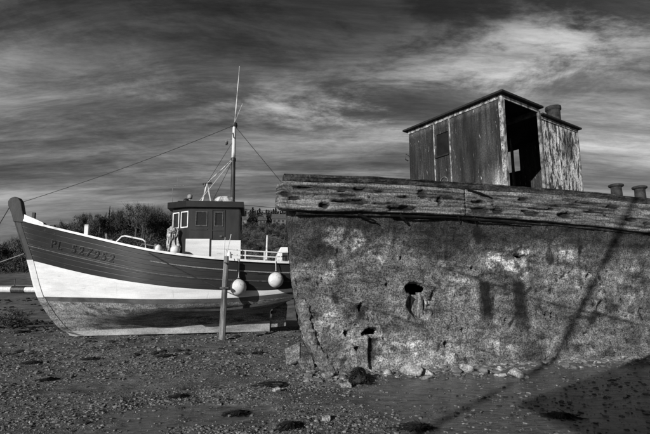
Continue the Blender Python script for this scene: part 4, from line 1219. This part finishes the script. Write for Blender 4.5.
# tilted slab by the stem of the wreck
slab = MB().box((0, 0, 0), (0.34, 0.09, 0.46), jit=0.03).build('broken_slab', M['slab'], None, bevel=0.015)
slab.location = (-0.66, 9.55, 0.20); slab.rotation_euler = (-0.7, -0.45, -0.35); tag(slab, 'broken concrete slab leaning beside the stem of the wreck', 'slab')
slab2 = MB().box((0, 0, 0), (0.26, 0.12, 0.30), jit=0.04).build('broken_slab', M['slab'], None, bevel=0.02)
slab2.location = (-0.36, 9.0, 0.08); slab2.rotation_euler = (-0.5, -0.2, 0.5); tag(slab2, 'smaller broken slab lying low against the stem of the wreck', 'slab')
ST = [  # x, y, sx, sy, sz, mat, seed, label
    (1.62, 8.55, 0.52, 0.30, 0.22, 'stone', 3, 'largest white boulder at the foot of the wreck below the big hole'),
    (1.18, 8.32, 0.26, 0.20, 0.14, 'stone', 7, 'pale stone just left of the largest white boulder'),
    (1.95, 8.48, 0.22, 0.16, 0.10, 'stone', 8, 'small pale stone just right of the largest white boulder'),
    (1.80, 8.15, 0.30, 0.18, 0.07, 'stone_mid', 9, 'flat grey stone in front of the largest white boulder'),
    (3.55, 8.35, 0.40, 0.22, 0.15, 'stone', 12, 'bright rounded stone at the right end of the stone row by the wreck'),
    (2.75, 8.75, 0.36, 0.24, 0.16, 'stone', 14, 'pale wedge stone in the middle of the stone row'),
    (2.50, 8.60, 0.26, 0.20, 0.12, 'stone_mid', 15, 'grey stone left of the pale wedge stone'),
    (3.02, 8.62, 0.26, 0.2, 0.13, 'stone_mid', 16, 'grey stone right of the pale wedge stone'),
    (3.25, 8.40, 0.24, 0.16, 0.10, 'stone', 17, 'small pale stone left of the bright rounded stone'),
    (0.05, 8.28, 0.30, 0.20, 0.10, 'stone', 19, 'small pale rubble stone at the foot of the stem'),
    (-0.28, 8.62, 0.24, 0.18, 0.10, 'stone', 20, 'small pale rubble stone below the leaning slab'),
    (0.35, 7.45, 0.20, 0.16, 0.10, 'stone', 22, 'pale stone beside the dark weed-covered boulder'),
    (4.35, 9.25, 0.40, 0.2, 0.10, 'stone_mid', 25, 'flat stone at the edge of the shadow by the wreck'),
    (-0.75, 7.05, 0.14, 0.12, 0.07, 'stone', 27, 'single pale stone lying alone on the open mud'),
    (0.02, 5.7, 0.16, 0.12, 0.06, 'stone', 28, 'small bright stone near the bottom edge of the picture'),
]
for x, y, a, b_, c, mt, sd, lb in ST:
    ellip_rock('stone', x, y, a * 1.15, b_ * 1.15, c * 1.4, M[mt], lb, 'stone', sd, sd * 0.7, group='stones at the foot of the wreck')
WD = [  # x, y, sx, sy, sz, seed, label
    (0.58, 7.75, 0.36, 0.34, 0.30, 3, 'dark round weed-covered boulder below the small hole in the wreck', 'boulder'),
    (-0.86, 7.55, 0.75, 0.36, 0.20, 5, 'large dark seaweed clump left of the wreck on open mud', 'seaweed'),
    (-0.40, 5.45, 0.28, 0.24, 0.16, 8, 'dark round seaweed tuft at the bottom edge near the middle', 'seaweed'),
    (-1.15, 6.05, 0.36, 0.18, 0.10, 9, 'small seaweed patch on the mud nearest the bottom tuft', 'seaweed'),
    (-1.6, 10.9, 0.45, 0.2, 0.12, 11, 'seaweed clump between the keel and the wreck', 'seaweed'),
    (-3.7, 10.4, 0.5, 0.25, 0.13, 12, 'seaweed clump in front of the keel, left of the wooden leg', 'seaweed'),
    (-5.3, 10.2, 0.55, 0.25, 0.10, 13, 'flat seaweed clump on the mud before the keel', 'seaweed'),
    (-6.2, 9.6, 0.55, 0.28, 0.12, 14, 'seaweed clump on the mud below the forefoot', 'seaweed'),
    (-4.9, 8.0, 0.25, 0.14, 0.07, 15, 'little seaweed tuft on the open mud at far left', 'seaweed'),
    (1.10, 5.55, 0.55, 0.25, 0.10, 16, 'seaweed patch at the bottom edge in the wet runnel', 'seaweed'),
    (3.05, 5.9, 0.50, 0.25, 0.09, 17, 'seaweed patch inside the dark shadow at lower right', 'seaweed'),
    (-2.2, 6.9, 0.22, 0.14, 0.07, 18, 'tiny seaweed tuft on the open mud left of centre', 'seaweed'),
]
def weed_clump(x, y, sx_, sy_, sz_, seed, label, cat):
    rg = np.random.default_rng(seed); e = empty('weed_boulder' if cat == 'boulder' else 'seaweed_clump', (x, y, ground_z(x, y))); tag(e, label, cat, None if cat == 'boulder' else 'seaweed clumps on the mud')
    o = lump('mound', (0, 0, sz_ * 0.2), 1.0, M['weed'], None, None, (sx_ / 2 * 0.85, sy_ / 2 * 0.85, sz_ * (0.5 if cat == 'boulder' else 0.30)), 0.9, seed, (20, 30), 2.6, parent=e)
    nf = 320; V = []; F = []
    for q in range(nf):
        a = rg.uniform(0, 2 * math.pi); rr = 1.25 * rg.uniform(0.0, 1.0) ** 0.6 * (0.75 + 0.35 * math.sin(a * 3 + seed)); p = np.array([rr * math.cos(a) * sx_ / 2, rr * math.sin(a) * sy_ / 2, sz_ * (max(0.0, (0.85 if cat == 'boulder' else 0.5) * (1 - rr ** 2)) + 0.06)])
        dr = np.array([math.cos(a), math.sin(a), 0]) * 0.5 + rg.normal(0, 0.6, 3); dr[2] = -abs(dr[2]) * 0.5 + 0.1; dr /= np.linalg.norm(dr)
        sd_ = np.cross(dr, [0, 0, 1]); sd_ /= np.linalg.norm(sd_) + 1e-6; ln = rg.uniform(0.05, 0.16); w = rg.uniform(0.004, 0.013)
        b0 = len(V)
        for k in range(3):
            f = k / 2; c = p + dr * ln * f + np.array([0, 0, -0.03 * f * f]); c[2] = max(c[2], 0.006)
            V.append(c - sd_ * w * (1 - 0.5 * f)); V.append(c + sd_ * w * (1 - 0.5 * f) + np.array([0, 0, 0.006]))
        F += [(b0, b0 + 1, b0 + 3, b0 + 2), (b0 + 2, b0 + 3, b0 + 5, b0 + 4)]
    mesh('fronds', V, F, M['weed'], e)


for a in WD: weed_clump(a[0], a[1], *[c * (0.95 if a[-1] == 'boulder' else 0.66) for c in a[2:5]], *a[5:])

# pebbles: nobody could count them
ico = [(-1, 1.618, 0), (1, 1.618, 0), (-1, -1.618, 0), (1, -1.618, 0), (0, -1, 1.618), (0, 1, 1.618), (0, -1, -1.618), (0, 1, -1.618), (1.618, 0, -1), (1.618, 0, 1), (-1.618, 0, -1), (-1.618, 0, 1)]
icf = [(0, 11, 5), (0, 5, 1), (0, 1, 7), (0, 7, 10), (0, 10, 11), (1, 5, 9), (5, 11, 4), (11, 10, 2), (10, 7, 6), (7, 1, 8), (3, 9, 4), (3, 4, 2), (3, 2, 6), (3, 6, 8), (3, 8, 9), (4, 9, 5), (2, 4, 11), (6, 2, 10), (8, 6, 7), (9, 8, 1)]
ico = np.array(ico) / 1.902; icf = np.array(icf)


def scatter(name, n, xf, sizef, mat, label, cat, flat=0.55, keep=None, sink=0.2):
    P = xf(n)
    if keep is not None: P = P[keep(P)]
    n = len(P)
    gzv = hill(P[:, 0], P[:, 1]) + near_relief(P[:, 0], P[:, 1])
    sz = sizef(n)
    V = np.repeat(ico[None], n, 0) * (1 + RNG.uniform(-0.28, 0.28, (n, 12, 1)))
    V = V * np.stack([sz * RNG.uniform(0.8, 1.5, n), sz * RNG.uniform(0.7, 1.2, n), sz * flat * RNG.uniform(0.7, 1.2, n)], -1)[:, None, :]
    a = RNG.uniform(0, 2 * math.pi, n); ca, sa_ = np.cos(a)[:, None], np.sin(a)[:, None]
    X = V[..., 0] * ca - V[..., 1] * sa_; Y = V[..., 0] * sa_ + V[..., 1] * ca
    V = np.stack([X + P[:, 0:1], Y + P[:, 1:2], V[..., 2] + (gzv + sz * flat * (0.5 - sink))[:, None]], -1).reshape(-1, 3)
    Fq = (icf[None] + (np.arange(n) * 12)[:, None, None]).reshape(-1, 3)
    o = bigmesh(name, V, Fq, mat, None, False); tag(o, label, cat, kind='stuff'); return o


def area(x0, x1, y0, y1, bias=1.0):
    def f(n):
        y = y0 + (y1 - y0) * RNG.uniform(0, 1, n) ** bias
        w = np.minimum(x1, 0.80 * y + 0.5); wl = np.maximum(x0, -0.80 * y - 0.5)
        return np.stack([wl + (w - wl) * RNG.uniform(0, 1, n), y], -1)
    return f


not_hull = lambda P: ~((P[:, 1] - 8.6 > 0.2506 * (P[:, 0] - 0.1) - 0.1) & (P[:, 0] > -0.1))
dry = lambda P: not_hull(P) & (RNG.uniform(0, 1, len(P)) > 0.97 * wetness(P[:, 0], P[:, 1])) & (RNG.uniform(0, 1, len(P)) < 0.45 + 1.3 * fbm(P[:, 0] * 0.6, P[:, 1] * 1.2, 0, 4, 49))
scatter('pebbles', 95000, area(-13, 11, 4.6, 11.5, 1.25), lambda n: 0.0035 + 0.024 * RNG.uniform(0, 1, n) ** 7 + 0.006 * RNG.uniform(0, 1, n), M['pebble'], 'small dark and pale pebbles strewn over the mud', 'pebbles', keep=dry)
scatter('pebbles', 13000, area(-14, 3, 8.0, 18, 0.8), lambda n: 0.009 + 0.05 * RNG.uniform(0, 1, n) ** 6, M['pebble'], 'coarser pebbles between the mud and the keel', 'pebbles', keep=not_hull)


def foot(n):   # rubble along the foot of the wreck
    s_ = RNG.uniform(-0.6, 8.5, n); nn_ = 0.02 + 0.75 * RNG.uniform(0, 1, n) ** 1.7
    d = np.array([math.cos(BANG), math.sin(BANG)]); nr = np.array([d[1], -d[0]])
    return np.array([BA.x, BA.y]) + s_[:, None] * d + nn_[:, None] * nr


scatter('pale_grit', 14000, area(-13, 11, 4.6, 12.5, 1.2), lambda n: 0.004 + 0.014 * RNG.uniform(0, 1, n) ** 4, M['stone'], 'pale shell grit sprinkled over the dark mud', 'grit', keep=dry)
scatter('weed_shreds', 5000, area(-13, 11, 4.6, 13.5, 1.0), lambda n: 0.006 + 0.03 * RNG.uniform(0, 1, n) ** 4, M['weed'], 'shreds of dark weed strewn over the mud', 'weed', 0.35, keep=lambda P: not_hull(P) & (fbm(P[:, 0] * 0.7, P[:, 1] * 1.1, 0, 4, 48) > 0.08))
scatter('wet_debris', 1500, area(0.0, 7.5, 4.7, 8.8, 1.1), lambda n: 0.006 + 0.035 * RNG.uniform(0, 1, n) ** 5, M['pebble'], 'specks of stone and weed on the wet runnel', 'debris', 0.4, keep=not_hull)
scatter('rubble', 900, foot, lambda n: 0.015 + 0.09 * RNG.uniform(0, 1, n) ** 5, M['stone_mid'], 'grey rubble along the foot of the wreck', 'rubble', 0.5)
scatter('rubble', 330, foot, lambda n: 0.02 + 0.05 * RNG.uniform(0, 1, n) ** 2, M['stone'], 'pale rubble along the foot of the wreck', 'rubble', 0.5)
scatter('weed_cover', 2600, area(-30, -3.0, 14.2, 40, 1.6), lambda n: 0.04 + 0.16 * RNG.uniform(0, 1, n) ** 3, M['weed'], 'dark weed-covered rubble on the flats behind the bow', 'weed', 0.6, keep=lambda P: (fbm(P[:, 0] * 0.25, P[:, 1] * 0.35, 0, 3, 41) > -0.05))
scatter('weed_cover', 700, area(-13, -1.0, 10.5, 14.4, 1.0), lambda n: 0.03 + 0.07 * RNG.uniform(0, 1, n) ** 3, M['weed'], 'dark weed and stones in front of the keel', 'weed', 0.5, keep=lambda P: not_hull(P) & (fbm(P[:, 0] * 0.5, P[:, 1] * 0.9, 0, 3, 43) > 0.05))

# ------------------------------------------------------------------ far shore
pw = empty('white_pontoon', (-44.2, 58.0, 0)); gz = ground_z(-42, 58); tag(pw, 'long white pontoon lying on the far flats left of the bow', 'pontoon')
MB().tube([(-3, 0, gz + 0.55), (2.9, 0, gz + 0.50)], 0.42, 14).build('float_tube', M['fender'], pw, True)
MB().tube([(2.9, 0, gz + 0.5), (4.6, 0, gz + 0.48)], 0.46, 14).build('collar', M['mast_dark'], pw, True)
MB().tube([(4.6, 0, gz + 0.48), (9.0, 0, gz + 0.46)], 0.38, 14).build('float_tube', M['fender'], pw, True)
MB().box((2, 0, gz + 1.02), (8.5, 0.7, 0.07)).build('deck_board', M['rope'], pw)
MB().tube([(3.4, -0.4, gz + 1.0), (3.4, -0.4, gz + 1.9)], 0.06, 8).build('mooring_pin', M['iron'], pw)


def leaf_cloud(pts, size, rg, jitter=0.4):
    n = len(pts)
    a = rg.normal(size=(n, 3)); a /= np.linalg.norm(a, axis=1, keepdims=True)
    b_ = rg.normal(size=(n, 3)); b_ -= a * (a * b_).sum(1, keepdims=True); b_ /= np.linalg.norm(b_, axis=1, keepdims=True)
    s_ = size * rg.uniform(0.5, 1.4, (n, 1))
    V = np.stack([pts - a * s_ - b_ * s_ * 0.5, pts + a * s_ - b_ * s_ * 0.6, pts + a * s_ * 0.8 + b_ * s_ * 0.5, pts - a * s_ * 0.7 + b_ * s_ * 0.6], 1).reshape(-1, 3)
    return V, np.arange(4 * n).reshape(-1, 4)


def make_tree(h, w, seed, mat, bare=0.0):
    rg = np.random.default_rng(seed)
    mb = MB(); limbs = []
    mb.tube([(0, 0, -0.5), (0.1, 0, h * 0.3), (0.0, 0.1, h * 0.62)], [0.035 * h, 0.026 * h, 0.012 * h], 7)
    for k in range(9):
        a = rg.uniform(0, 6.28); z0 = h * rg.uniform(0.25, 0.55); e = np.array([math.cos(a) * w * rg.uniform(0.25, 0.45), math.sin(a) * w * rg.uniform(0.25, 0.45), h * rg.uniform(0.6, 0.95)])
        mb.tube([(0, 0, z0), tuple(e * np.array([0.5, 0.5, 0]) + np.array([0, 0, (z0 + e[2]) / 2 - 0.2])), tuple(e)], [0.014 * h, 0.009 * h, 0.004 * h], 5); limbs.append(e)
        if bare:
            for q in range(22):
                e2 = e + rg.normal(0, 0.09, 3) * h * np.array([1, 1, 0.8]); e2[2] = min(e2[2] + 0.05 * h, h * 1.0); mb.tube([tuple(e * 0.8 + np.array([0, 0, 0.2 * z0])), tuple(e2)], [0.004 * h, 0.0015 * h], 3)
    t_v, t_f = mb.v, mb.f
    P = []
    nb = 16
    for k in range(nb):
        c = limbs[k % 9] * rg.uniform(0.6, 1.0) + rg.normal(0, 0.06, 3) * h; c[2] = np.clip(c[2], h * 0.35, h * 0.86); r = w * rg.uniform(0.13, 0.24)
        q = rg.normal(size=(int(260 * (1 - bare)), 3)); q /= np.linalg.norm(q, axis=1, keepdims=True); P.append(c + q * r * rg.uniform(0.6, 1.08, (len(q), 1)) * np.array([1, 1, 0.8]))
    V, Fq = leaf_cloud(np.vstack(P), 0.016 * h, rg)
    return (t_v, t_f), (V, Fq)


def make_conifer(h, w, seed):
    rg = np.random.default_rng(seed); mb = MB(); mb.tube([(0, 0, -0.5), (0, 0, h * 0.97)], [0.02 * h, 0.004 * h], 6)
    P = []
    for k in range(900):
        f = rg.uniform(0.12, 1.0) ; a = rg.uniform(0, 6.28); r = w / 2 * (1 - f) * (0.55 + 0.45 * math.cos(f * 60)) * rg.uniform(0.5, 1.1) + 0.02 * h * (1 - f); P.append((r * math.cos(a), r * math.sin(a), h * f - 0.15 * r))
    V, Fq = leaf_cloud(np.array(P), 0.020 * h, rg)
    return (mb.v, mb.f), (V, Fq)


TREES = {}
for k, (h, w, mt, bare) in enumerate([(10, 7, 'leaf', 0.45), (9, 8, 'leaf', 0.25), (11, 7, 'leaf', 0.15), (11, 8, 'leaf2', 0.80), (8, 7, 'leaf2', 0.55)]):
    (tv, tf), (lv, lf) = make_tree(h, w, 50 + k, M[mt], bare)
    tm = mesh('trunk', tv, tf, M['bark']); cm = bigmesh('crown', lv, lf, M[mt]); TREES[k] = (h, tm.data, cm.data)
    bpy.data.objects.remove(tm); bpy.data.objects.remove(cm)
for k in (5, 6):
    (tv, tf), (lv, lf) = make_conifer(11, 4.2, 70 + k)
    tm = mesh('trunk', tv, tf, M['bark']); cm = bigmesh('crown', lv, lf, M['conifer']); TREES[k] = (11, tm.data, cm.data)
    bpy.data.objects.remove(tm); bpy.data.objects.remove(cm)


def tree(name, kind, x, y, ztop, label, group, wide=1.0, hmin=5.0, rz=None):
    zg = ground_z(x, y); h0, tm, cm = TREES[kind]; h = max(ztop - zg, hmin); sc = h / h0
    e = empty(name, (x, y, zg), random.uniform(0, 6.28) if rz is None else rz); e.scale = (sc * wide, sc * wide, sc)
    tag(e, label, 'tree', group)
    for nm, me in (('trunk', tm), ('crown', cm)):
        o = bpy.data.objects.new(nm, me); COL.objects.link(o); o.parent = e


def ray(u, v, Y):
    """metres for a bearing u/v measured off the photograph (surveying the far shore), at distance Y"""
    c, s_ = math.cos(PITCH), math.sin(PITCH); a = (u - 325) / 433; b_ = (217 - v) / 433
    k = Y / (c - b_ * s_); return a * k, 1.65 + k * (s_ + b_ * c)


SK = [(2, 238, 96, 1), (10, 240, 98, 4), (17, 236, 102, 0), (24, 238, 97, 4), (33, 234, 108, 0), (42, 231, 112, 1), (51, 228, 110, 4), (59, 224, 116, 0), (66, 221, 118, 1), (74, 223, 112, 4),
      (81, 216, 120, 0), (88, 215, 124, 1), (95, 217, 118, 4), (101, 213, 122, 0), (110, 211, 126, 5), (117, 212, 124, 1), (124, 213, 120, 0), (131, 211, 126, 6),
      (138, 206, 118, 3), (146, 204, 116, 3), (153, 206, 119, 3), (144, 213, 112, 0), (160, 215, 116, 1), (167, 213, 120, 0), (175, 215, 118, 4), (196, 216, 122, 0), (185, 217, 122, 1)]
LB = {0: 'dense dark tree of the wood on the skyline behind the bow', 1: 'broad dark tree of the wood on the skyline behind the bow', 3: ['leftmost of the three bare-branched trees highest on the skyline', 'middle one of the three bare-branched trees highest on the skyline', 'rightmost of the three bare-branched trees highest on the skyline'],
      4: 'paler twiggy tree at the edge of the wood behind the bow', 5: 'pointed dark conifer among the skyline trees left of the bare ones', 6: 'pointed dark conifer close to the bare trees on the skyline'}
for u, v, Y, k in SK:
    x, zt = ray(u, v - 1.5 + 3.0 * math.sin(u * 0.9), Y); tree('woodland_tree' if k < 5 else 'conifer', k, x, Y, zt, LB[k].pop(0) if k == 3 else LB[k], 'skyline trees of the far wood', 0.72 + 0.2 * math.sin(u * 1.7), 6.5)
for q, u in enumerate(np.arange(239, 312, 2.3)):
    Y = 170 + 12 * math.sin(q * 2.3); x, zt = ray(u, 210.5 + 2.0 * math.sin(q * 1.9) + 1.2 * math.sin(q * 0.7), Y); tree('conifer', 5 + q % 2, x, Y, zt, 'dark conifer in the skyline row between wheelhouse and wreck', 'conifers on the far ridge', 1.5, 6.0)

for q in range(22):
    u = 238 + 2.6 * q; Y = 98 + 38 * ((q * 7) % 11) / 11; v = 246 - 22 * ((q * 7) % 11) / 11; x, zt = ray(u, v, Y); tree('slope_tree', (0, 4, 1)[q % 3], x, Y, zt, 'bushy dark tree on the far slope between wheelhouse and wreck', 'trees on the far slope', 1.1, 3.0)
for q, (x, y, hh, lb) in enumerate(((-12.6, 17.6, 1.25, 'tangled leafless bush on the flats left of the bow, the nearer one'), (-15.6, 21.5, 1.5, 'tangled leafless bush on the flats left of the bow, farther back'))):
    e = empty('shore_bush', (x, y, ground_z(x, y) - 0.42 * hh), q * 2.0); e.scale = (hh / 11 * 1.9, hh / 11 * 1.9, hh / 11); tag(e, lb, 'bush')
    for nm, me in (('stems', TREES[3][1]), ('twigs', TREES[3][2])):
        o = bpy.data.objects.new(nm, me); COL.objects.link(o); o.parent = e

# the wood below the skyline and the scrubby slope read as one mass each
n = 5200
Y = RNG.uniform(88, 150, n); az = RNG.uniform(-0.80, -0.30, n); X = az * Y
keep = fbm(X * 0.05, Y * 0.05, 0, 3, 87) > -0.25
X, Y = X[keep], Y[keep]; g = hill(X, Y)
pts = []
rg = np.random.default_rng(5)
for x, y, z0 in zip(X, Y, g):
    m = 30; q = rg.normal(size=(m, 3)); q /= np.linalg.norm(q, axis=1, keepdims=True); r = rg.uniform(0.9, 1.9); pts.append(np.array([x, y, z0 + rg.uniform(0.1, 1.0)]) + q * r * 0.65)
V, Fq = leaf_cloud(np.vstack(pts), 0.13, rg)
o = bigmesh('wood', V, Fq, M['leaf']); tag(o, 'dark mass of woodland on the far hillside behind the bow', 'wood', kind='stuff')
n = 2600
Y = RNG.uniform(152, 182, n); X = RNG.uniform(-0.24, 0.12, n) * Y; g = hill(X, Y); pts = []
for x, y, z0 in zip(X, Y, g):
    m = 16; q = rg.normal(size=(m, 3)); q /= np.linalg.norm(q, axis=1, keepdims=True); r = rg.uniform(0.9, 1.9); pts.append(np.array([x, y, z0 + rg.uniform(0.6, 5.2)]) + q * r)
V, Fq = leaf_cloud(np.vstack(pts), 0.20, rg)
o = bigmesh('wood', V, Fq, M['conifer']); tag(o, 'dark strip of woodland under the conifers on the far ridge', 'wood', kind='stuff')
n = 9000
Y = 70 + 100 * RNG.uniform(0, 1, n) ** 1.1; X = RNG.uniform(-0.80, 0.25, n) * Y; keep = (fbm(X * 0.06, Y * 0.05, 0, 3, 97) > -0.15) & ((X / Y > -0.62) | (Y > 84)); X, Y = X[keep], Y[keep]; g = hill(X, Y); pts = []
for x, y, z0 in zip(X, Y, g):
    m = 14; q = rg.normal(size=(m, 3)); q /= np.linalg.norm(q, axis=1, keepdims=True); r = rg.uniform(0.3, 0.9); pts.append(np.array([x, y, z0 + rg.uniform(0.1, 0.9)]) + q * r)
V, Fq = leaf_cloud(np.vstack(pts), 0.13, rg)
o = bigmesh('scrub', V, Fq, M['scrub']); tag(o, 'rough scrub and grass covering the far slope', 'scrub', kind='stuff')


# far houses
def house(u, v_base, Y, w, d, h, rz, label, nwin):
    x, zb_ = ray(u, v_base, Y); zg = ground_z(x, Y); e = empty('far_house', (x, Y, zg), rz); tag(e, label, 'house', 'houses on the far hill')
    zb_ = max(zb_ - zg, 0.2); top = zb_ + h
    MB().box((0, 0, (top - 1) / 2), (w, d, top + 1)).build('wall', M['house_wall'], e)
    MB().prism([(-w / 2 - 0.3, -d / 2 - 0.3, top), (-w / 2 - 0.3, d / 2 + 0.3, top), (-w / 2 - 0.3, 0, top + d * 0.42)], (w + 0.6, 0, 0)).build('roof', M['house_roof'], e)
    for k in range(nwin):
        xx = -w / 2 + w * (k + 0.5) / nwin
        for zz3 in (zb_ + h * 0.28, zb_ + h * 0.72): MB().box((xx, -d / 2 - 0.02, zz3), (w / nwin * 0.42, 0.1, h * 0.28)).build('window', M['window_dark'], e)
    MB().box((w * 0.35, 0, top + d * 0.42), (0.7, 0.9, 1.6)).build('chimney', M['house_wall'], e)


house(281, 229, 150, 6.0, 5, 2.6, 0.05, 'long pale house on the far hill nearest the wreck', 4)
house(262, 227, 152, 2.6, 4, 1.8, 0.2, 'small pale house on the far hill in the middle', 2)
house(245, 227.5, 150, 2.8, 4, 1.4, -0.2, 'small pale house on the far hill by the wheelhouse', 2)

# ------------------------------------------------------------------ the laid-up hull behind the photographer whose shadow falls on the mud and the wreck
kx, ky = SUN_H.x / math.tan(SUN_EL), SUN_H.y / math.tan(SUN_EL)
hulk = empty('laid_up_hulk', (-3.0, -5.0, 0)); tag(hulk, 'tall dark laid-up boat standing behind the viewpoint, its shadow on the mud', 'boat')
O = Vector((-3.0, -5.0, 0))
def back(x, y, z, dz): return Vector((x - kx * dz, y - ky * dz, z + dz)) - O      # the point dz above (x,y,z), towards the sun
sheer = [back(2.69, 6.46, 0, 5.6), back(3.9, 7.45, 0, 5.4), back(5.45, 8.75, 0, 5.2), back(6.4, 9.55, 0.03, 5.05), back(7.7, 10.45, 0.16, 4.95), back(8.4, 10.6, 0.35, 4.9)]
low = [back(2.86, 5.17, 0, 4.4), back(3.2, 4.2, 0, 3.2), back(3.4, 3.0, 0, 2.0), back(4.2, 3.0, 0, 1.2), back(5.2, 3.4, 0, 0.6), back(5.6, 3.4, 0, 0.5)]
V = []; F = []
thk = Vector((1.0, -1.0, 0)).normalized()
rows = 7
for k in range(6):
    for r in range(rows):
        f = r / (rows - 1); p = sheer[k].lerp(low[k], f); V.append(tuple(p))
far = len(V)
for k in range(6):
    for r in range(rows):
        f = r / (rows - 1); p = sheer[k].lerp(low[k], f); w = 3.0 * math.sin(min(1, k / 3.5) * math.pi / 2) * math.cos(f * 1.2); V.append(tuple(p + Vector((-0.2, -1.0, 0)) * w))
for base in (0, far):
    for k in range(5):
        for r in range(rows - 1): F.append((base + k * rows + r, base + (k + 1) * rows + r, base + (k + 1) * rows + r + 1, base + k * rows + r + 1))
for k in range(5):
    F.append((k * rows, (k + 1) * rows, far + (k + 1) * rows, far + k * rows)); F.append((k * rows + rows - 1, (k + 1) * rows + rows - 1, far + (k + 1) * rows + rows - 1, far + k * rows + rows - 1))
for r in range(rows - 1): F.append((5 * rows + r, 5 * rows + r + 1, far + 5 * rows + r + 1, far + 5 * rows + r))
mesh('hull', V, F, M['topside'], hulk)
ma = back(4.9, 9.7, 0, 6.5); mb_ = back(7.15, 10.36, 2.96, 7.1)
dv = mb_ - ma
MB().tube([tuple(ma - dv * 0.75), tuple(ma), tuple(mb_), tuple(mb_ + dv * 0.35)], [0.07, 0.065, 0.06, 0.05], 10).build('spar', M['mast_dark'], hulk)
MB().box((low[4].x, low[4].y - 1.0, 0.4), (1.2, 1.6, 1.4)).build('cradle', M['post'], hulk)
